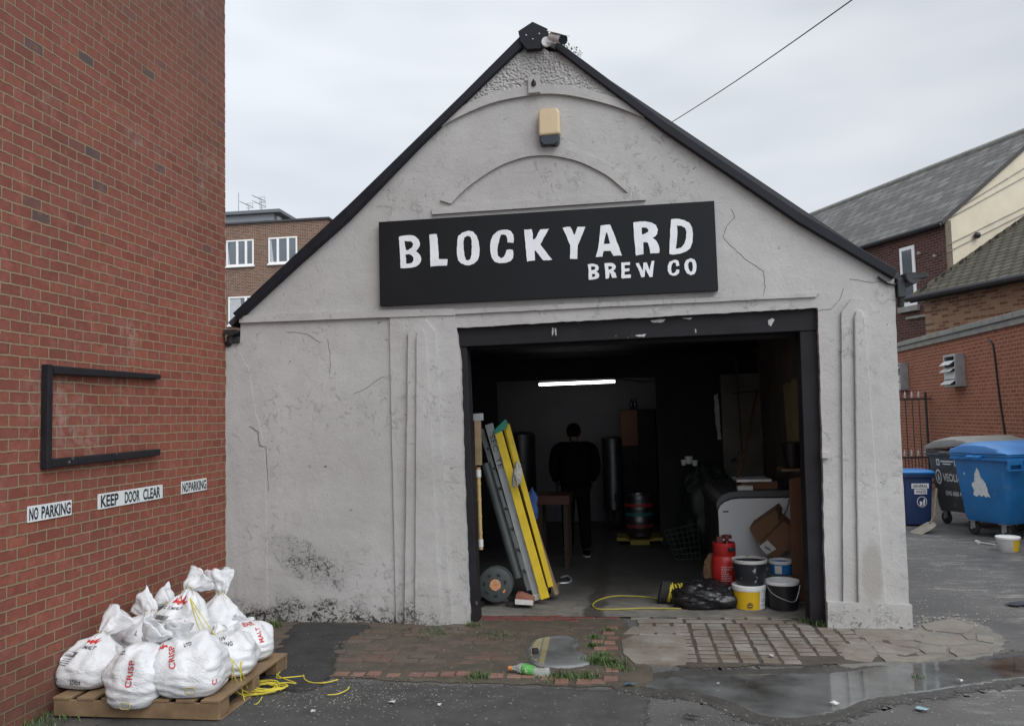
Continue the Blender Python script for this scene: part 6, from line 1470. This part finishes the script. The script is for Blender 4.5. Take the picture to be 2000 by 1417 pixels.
on_freezer('white_tray', 'flat white tray lying on top of the brown box', 'tray', 1440, 1508, .1, .55, .0855, .115, M_WHITE)
on_freezer('dark_box', 'dark box at the right end of the freezer top', 'box', 1522, 1538, .15, .5, .0, .10, M_NAVY)
# cardboard boxes
def tbox(label, P, Y, d, flap=None, sticker=None):
    c = thing('cardboard_box', label, 'box', tuple(atY(*P[0], Y)), 0, 'cardboard boxes by the freezer')
    b = MB(); b.prism([tuple(atY(x, y, Y)) for x, y in P], d); b.build('carton', M_CARD, c, bevel=.003)
    if flap: b = MB(); b.prism([tuple(atY(x, y, Y-.006)) for x, y in flap], (0, -.006, 0)); b.build('flap', M('lighter cardboard', (.24, .14, .075), .85, .1, 6, .1), c)
    if sticker:
        b = MB(); b.prism([tuple(atY(x, y, Y-.004)) for x, y in sticker], (0, -.003, 0)); s_ = b.build('label', M_DIRTYWHITE, c)
        cx = sum(p[0] for p in sticker)/4; cy = sum(p[1] for p in sticker)/4
        b = MB()
        for i in range(5): b.prism([tuple(atY(cx-5+2.4*i+dx, cy-3+2.0*i*.0+dy+1.2*i, Y-.0075)) for dx, dy in ((-.6, 0), (.6, -.4), (2.6, 5), (1.4, 5.6))], (0, -.001, 0))
        b.build('barcode', M_INK, s_)
tbox('tilted brown cardboard box with open top flap against the freezer', [(1463, 1031), (1514, 995), (1521, 1005), (1519, 1014), (1530, 1022), (1497, 1060), (1478, 1058)], 1.62, (.08, .22, .05), [(1500, 1036), (1524, 1021), (1530, 1031), (1508, 1047)])
tbox('tilted brown cardboard box with white barcode label beside the hardboard', [(1484, 1063), (1531, 1017), (1546, 1030), (1548, 1064), (1516, 1093), (1500, 1082)], 1.42, (.06, .24, .03), None, [(1483, 1066), (1499, 1054), (1516, 1071), (1497, 1083)])
hb = MB(); hb.prism([tuple(atY(x, y, .95)) for x, y in [(1541, 936), (1573, 934), (1577, 1190), (1549, 1190)]], (.06, .02, .02)); tag(hb.build('hardboard_sheet', M_HARDBOARD, loc=tuple(atY(1562, 1190, .95)), bevel=.003), 'brown hardboard sheet standing against the right door post', 'board')
# gas cylinder
gq = Vector((4.845, 1.0, .016)); 
a = atY(1392, 1100, 1.0-.14); c = atY(1445, 1100, 1.0-.14); rg = (c.x-a.x)/2; gq.x = (a.x+c.x)/2
zt_ = atY(1418, 1062, .9).z; zc = atY(1418, 1088, .88).z
gc = thing('gas_cylinder', 'red gas cylinder with white print behind the splashed black tub', 'gas cylinder', tuple(gq))
b = MB(); b.lathe([(rg*.8, .016), (rg*.98, .05), (rg, .09), (rg, zc-.05), (rg*.93, zc-.01), (rg*.7, zc+.02), (.03, zc+.03)], (gq.x, gq.y, 0), 40); b.build('body', M_RED, gc, smooth=True)
b = MB(); b.lathe([(rg*.80, zc+.008), (rg*.86, zc+.02), (rg*.86, zt_), (rg*.80, zt_+.006), (rg*.80, zc+.03)], (gq.x, gq.y, 0), 40, 'Z', False, False); b.build('collar', M_RED, gc, smooth=True)
b = MB(); b.box((gq.x+rg*.45, gq.y-rg*.75, (zc+zt_)/2+.01), (rg*.55, .03, .04), Matrix.Rotation(.5, 3, 'Z')); b.build('collar_slot', M_INK, gc, bevel=.008)
b = MB(); b.lathe([(.03, zc+.03), (.035, zt_-.02), (.02, zt_), (.02, zt_+.04), (.05, zt_+.045), (.05, zt_+.075), (.001, zt_+.08)], (gq.x+.03, gq.y, 0), 20); b.box((gq.x-.04, gq.y, zt_+.03), (.06, .05, .06)); b.build('valve', M('dark red plastic', (.08, .01, .012), .5, .1, 6, 0), gc, smooth=True)
b = MB()
rnd = random.Random(2)
for i in range(7):
    z = zc-.10-.022*i; wd_ = (.11, .09, .05, .06, .10, .09, .11)[i]
    a0 = -1.95; 
    segs = []
    x_ = a0
    while x_ < a0+wd_/rg:
        l_ = rnd.uniform(.05, .16); 
        ra = [Vector((gq.x+(rg+.002)*math.cos(t), gq.y+(rg+.002)*math.sin(t), z)) for t in (x_, x_+l_/2, x_+l_)]
        b.loft([ra, [p+Vector((0, 0, .010)) for p in ra]], False, False, False); x_ += l_+.05
b.build('print', M('pale pink print', (.55, .36, .34), .6, .1, 9, 0), gc)
# tubs
def px_tub(name, label, pxl, pxr, pyb, Y, taper, h, mat, z0, cat='tub', rim=None, rimmat=None):
    a = atY(pxl, pyb, Y); c = atY(pxr, pyb, Y); r = (c.x-a.x)/2; cx = (a.x+c.x)/2
    t = thing(name, label, cat, (cx, Y+r, z0))
    tub([(r*taper-.005, 0), (r*taper, .005), (r*.97, h-.02), (r*.97, h)], None, mat, 'body', t)
    b = MB(); b.lathe([(r*.972, h-.03), (r, h-.028), (r*1.02, h-.006), (r, h+.003), (r*.93, h+.002), (r*.93, h-.02)], (0, 0, 0), 40, 'Z', False, False); place_mesh(b, 'rim', rimmat or mat, t, smooth=True)
    return t, r, cx
t1, r1, cx1 = px_tub('lidded_tub', 'yellow labelled white tub standing under the splashed black tub', 1436, 1502, 1196, .52, .9, .205, M_DIRTYWHITE, .016, rimmat=M_WHITE)
b = MB(); b.lathe([(r1*1.03, .185), (r1*1.04, .19), (r1*1.04, .222), (r1*1.0, .228), (.02, .226)], (0, 0, 0), 40); place_mesh(b, 'lid', M_WHITE, t1, smooth=True)
band(r1*.905+.002, .008, r1*.97+.003, .182, -165, -58, M_YELLOWTUB, 'label', t1)
band(r1*.905+.002, .012, r1*.97+.003, .178, -56, -15, M_TEXTWHITE, 'label', t1)
vs, fs = outline_mesh([[(.028*math.cos(a), .028*math.sin(a)) for a in [2*math.pi*i/24 for i in range(24)]]], 0)
rm = r1*.93+.006; ce = -95
b = MB(); b.add([(rm*math.cos(R(ce)+v.x/rm), rm*math.sin(R(ce)+v.x/rm), .05+v.y) for v in vs], fs); place_mesh(b, 'emblem', M_INK, t1)
vs, fs = outline_mesh([[(.022*math.cos(a), .022*math.sin(a)) for a in [2*math.pi*i/24 for i in range(24)]], [(.019*math.cos(a), .019*math.sin(a)) for a in [2*math.pi*i/24 for i in range(24)]], [(-.012, -.006), (.012, -.006), (.012, .004), (-.012, .004)]], 0)
b = MB(); b.add([((rm+.002)*math.cos(R(ce)+v.x/rm), (rm+.002)*math.sin(R(ce)+v.x/rm), .05+v.y) for v in vs], fs); place_mesh(b, 'emblem', M_YELLOWTUB, t1)
for i in range(8): band(r1*.94+.004, .03+.017*i, r1*.945+.004, .034+.017*i, -52, -52+14+((i*7) % 5)*4, M_TEXTBLACK, 'label_lines', t1) if i in (1, 3, 4, 6) else None
t2, r2, cx2 = px_tub('splashed_tub', 'black tub splashed with white paint stacked on the yellow labelled tub', 1433, 1504, 1090, .50, .80, .235, M_SPLASH, .246, rimmat=M_FLAKEWHITE)
t3, r3, cx3 = px_tub('black_bucket', 'black bucket with white paint inside its rim and wire handle by the door post', 1499, 1567, 1130, .50, .84, .265, M_BLACKPLASTIC, .016, 'bucket', rimmat=M_WHITE)
b = MB(); b.lathe([(r3*.94, .255), (r3*.93, .262), (r3*.90, .20), (r3*.86, .16), (.001, .15)], (0, 0, 0), 36, 'Z', False, True); place_mesh(b, 'paint', M_WHITE, t3, smooth=True)
b = MB(); b.tube(smooth_path([Vector((-r3*.98, -.02, .24)), Vector((-r3*.75, -r3*.75, .17)), Vector((-.02, -r3*1.05, .12)), Vector((r3*.55, -r3*.92, .10)), Vector((r3*.97, -.06, .23))], 6), .005, 6); place_mesh(b, 'handle', M_GREYMETAL, t3, smooth=True)
t4, r4, cx4 = px_tub('blue_tub', 'blue and white tub behind the black bucket at the right', 1506, 1553, 1120, .95, .92, .13, M_BLUEBIN, .27, 'tub', rimmat=M_WHITE)
band(r4*.93+.003, .01, r4*.965+.003, .09, -130, -95, M_TEXTWHITE, 'label', t4)
cr_ = thing('crate', 'dark box under the blue tub behind the black bucket', 'crate', (cx4, .95+r4, .016)); b = MB(); b.span((cx4-.13, .95, .016), (cx4+.13, 1.22, .268)); b.build('box', M_FREEZERDARK, cr_, bevel=.006)
b = MB(); b.lathe([(.10, .27), (.10, .275), (.01, .38)], (cx4-.02, 1.45, 0), 20); tag(b.build('grey_funnel', M_DARKPLASTIC, loc=(cx4-.02, 1.45, .27), smooth=True), 'dark grey cone shaped thing between red cylinder and cardboard boxes', 'funnel')
# brown paper sack left of the cylinder
blob('paper_sack', Vector((4.70, 1.12, .22)), (.085, .07, .22), M('brown paper', (.20, .125, .065), .85, .2, 6, .3), 'crumpled brown paper sack beside the red gas cylinder', 'sack', 8, .22, 3., flat=.017)
# bin bag and hose
bgp = gr(1388, 1192, .016)
blob('bin_bag', Vector((4.59, .72, .11)), (.30, .19, .145), M_BINBAG, 'glossy black bin bag lying in the doorway beside the yellow tub', 'bag', 4, .20, 1.9, 64, 44, None, .018)
hs = thing('hose_bundle', 'bundle of yellow and black hose at the left of the bin bag', 'hose', (4.28, .86, .016))
b = MB(); rnd = random.Random(9)
for k in range(9):
    c = Vector((4.28+.018*k-.04, .84+rnd.uniform(-.03, .03), .115)); rr2 = .085+rnd.uniform(-.012, .012)
    b.tube([c+Vector((.06*math.sin(a*1+k)*.3+rnd.uniform(-.002, .002), rr2*math.cos(a), rr2*math.sin(a)*.98)) for a in [2*math.pi*i/22 for i in range(22)]], .008, 6, True)
b.build('yellow_loops', M_TWINE, hs, smooth=True)
b = MB()
for k in range(4):
    c = Vector((4.16+.02*k, .86, .12)); b.tube([c+Vector((.03*math.sin(a), .09*math.cos(a), .10*math.sin(a))) for a in [2*math.pi*i/20 for i in range(20)]], .012, 6, True)
b.build('black_loops', M_RUBBER, hs, smooth=True)
b = MB(); b.tube(smooth_path([Vector((4.2, .9, .03)), gr(1260, 1165, .026), gr(1205, 1163, .026), gr(1172, 1170, .026), gr(1158, 1180, .026), gr(1166, 1188, .026), gr(1200, 1189, .026), gr(1260, 1187, .026), gr(1330, 1188, .026)], 8), .008, 8)
tag(b.build('yellow_hose', M('dull yellow hose', (.30, .27, .05), .6, .15, 9, 0), loc=tuple(gr(1165, 1178)), smooth=True), 'thin yellow hose looping across the workshop floor', 'hose')
# tools and clutter on the right wall
b = MB(); b.tube([atY(1440, 932, 2.3), atY(1459, 860, 2.6), atY(1478, 762, 3.2)], .018, 10); tag(b.build('broom_handle', M('brown handle', (.10, .045, .025), .7, .15, 6, .05), loc=tuple(atY(1440, 932, 2.3)), smooth=True), 'brown wooden handle leaning above the freezer', 'handle')
b = MB(); b.tube([atY(1432, 767, 3.4), atY(1496, 762, 2.9)], .012, 8); b.tube([atY(1437, 700, 3.4), atY(1450, 900, 3.4)], .012, 8); tag(b.build('iron_bar', M_IRON, loc=tuple(atY(1437, 767, 3.4))), 'rusty iron pipe and crossbar fixed to the right inner wall', 'pipe')
b = MB(); q = atY(1552, 914, 1.6); b.lathe([(.075, 0), (.105, .27), (.095, .27), (.07, .02)], (q.x, 1.7, q.z), 24); tag(b.build('hanging_bucket', M_BLACKPLASTIC, loc=(q.x, 1.7, q.z), smooth=True), 'black bucket on a shelf by the yellow plaster inside right', 'bucket')
b = MB(); b.span((q.x-.14, 1.55, q.z-.03), (5.76, 1.85, q.z-.002)); tag(b.build('wall_shelf', M_WOOD, loc=(q.x, 1.7, q.z-.03), bevel=.003), 'short wooden wall shelf under the black bucket inside right', 'shelf')
blob('tarpaulin_heap', Vector((4.95, 4.0, .5)), (.34, .25, .66), M('dark green tarpaulin', (.012, .02, .018), .5, .2, 5, .3), 'dark green heap of covered gear behind the chest freezer', 'tarpaulin', 6, .22, 2.2, 40, 28, None, .017)
for i, (px, py, r) in enumerate(((1345, 897, .055), (1335, 902, .04), (1357, 903, .04))):
    q = atY(px, py, 3.7); b = MB(); b.lathe([(r*.7, -r), (r, r*.8), (r*.85, r*.8), (r*.6, -r*.8)], q, 16); tag(b.build('plastic_cup', M_DIRTYWHITE, loc=tuple(q), smooth=True), ('largest middle', 'left', 'right')[i]+' pale cup on the dark covered heap behind the freezer', 'cup', 'cups on the covered heap')
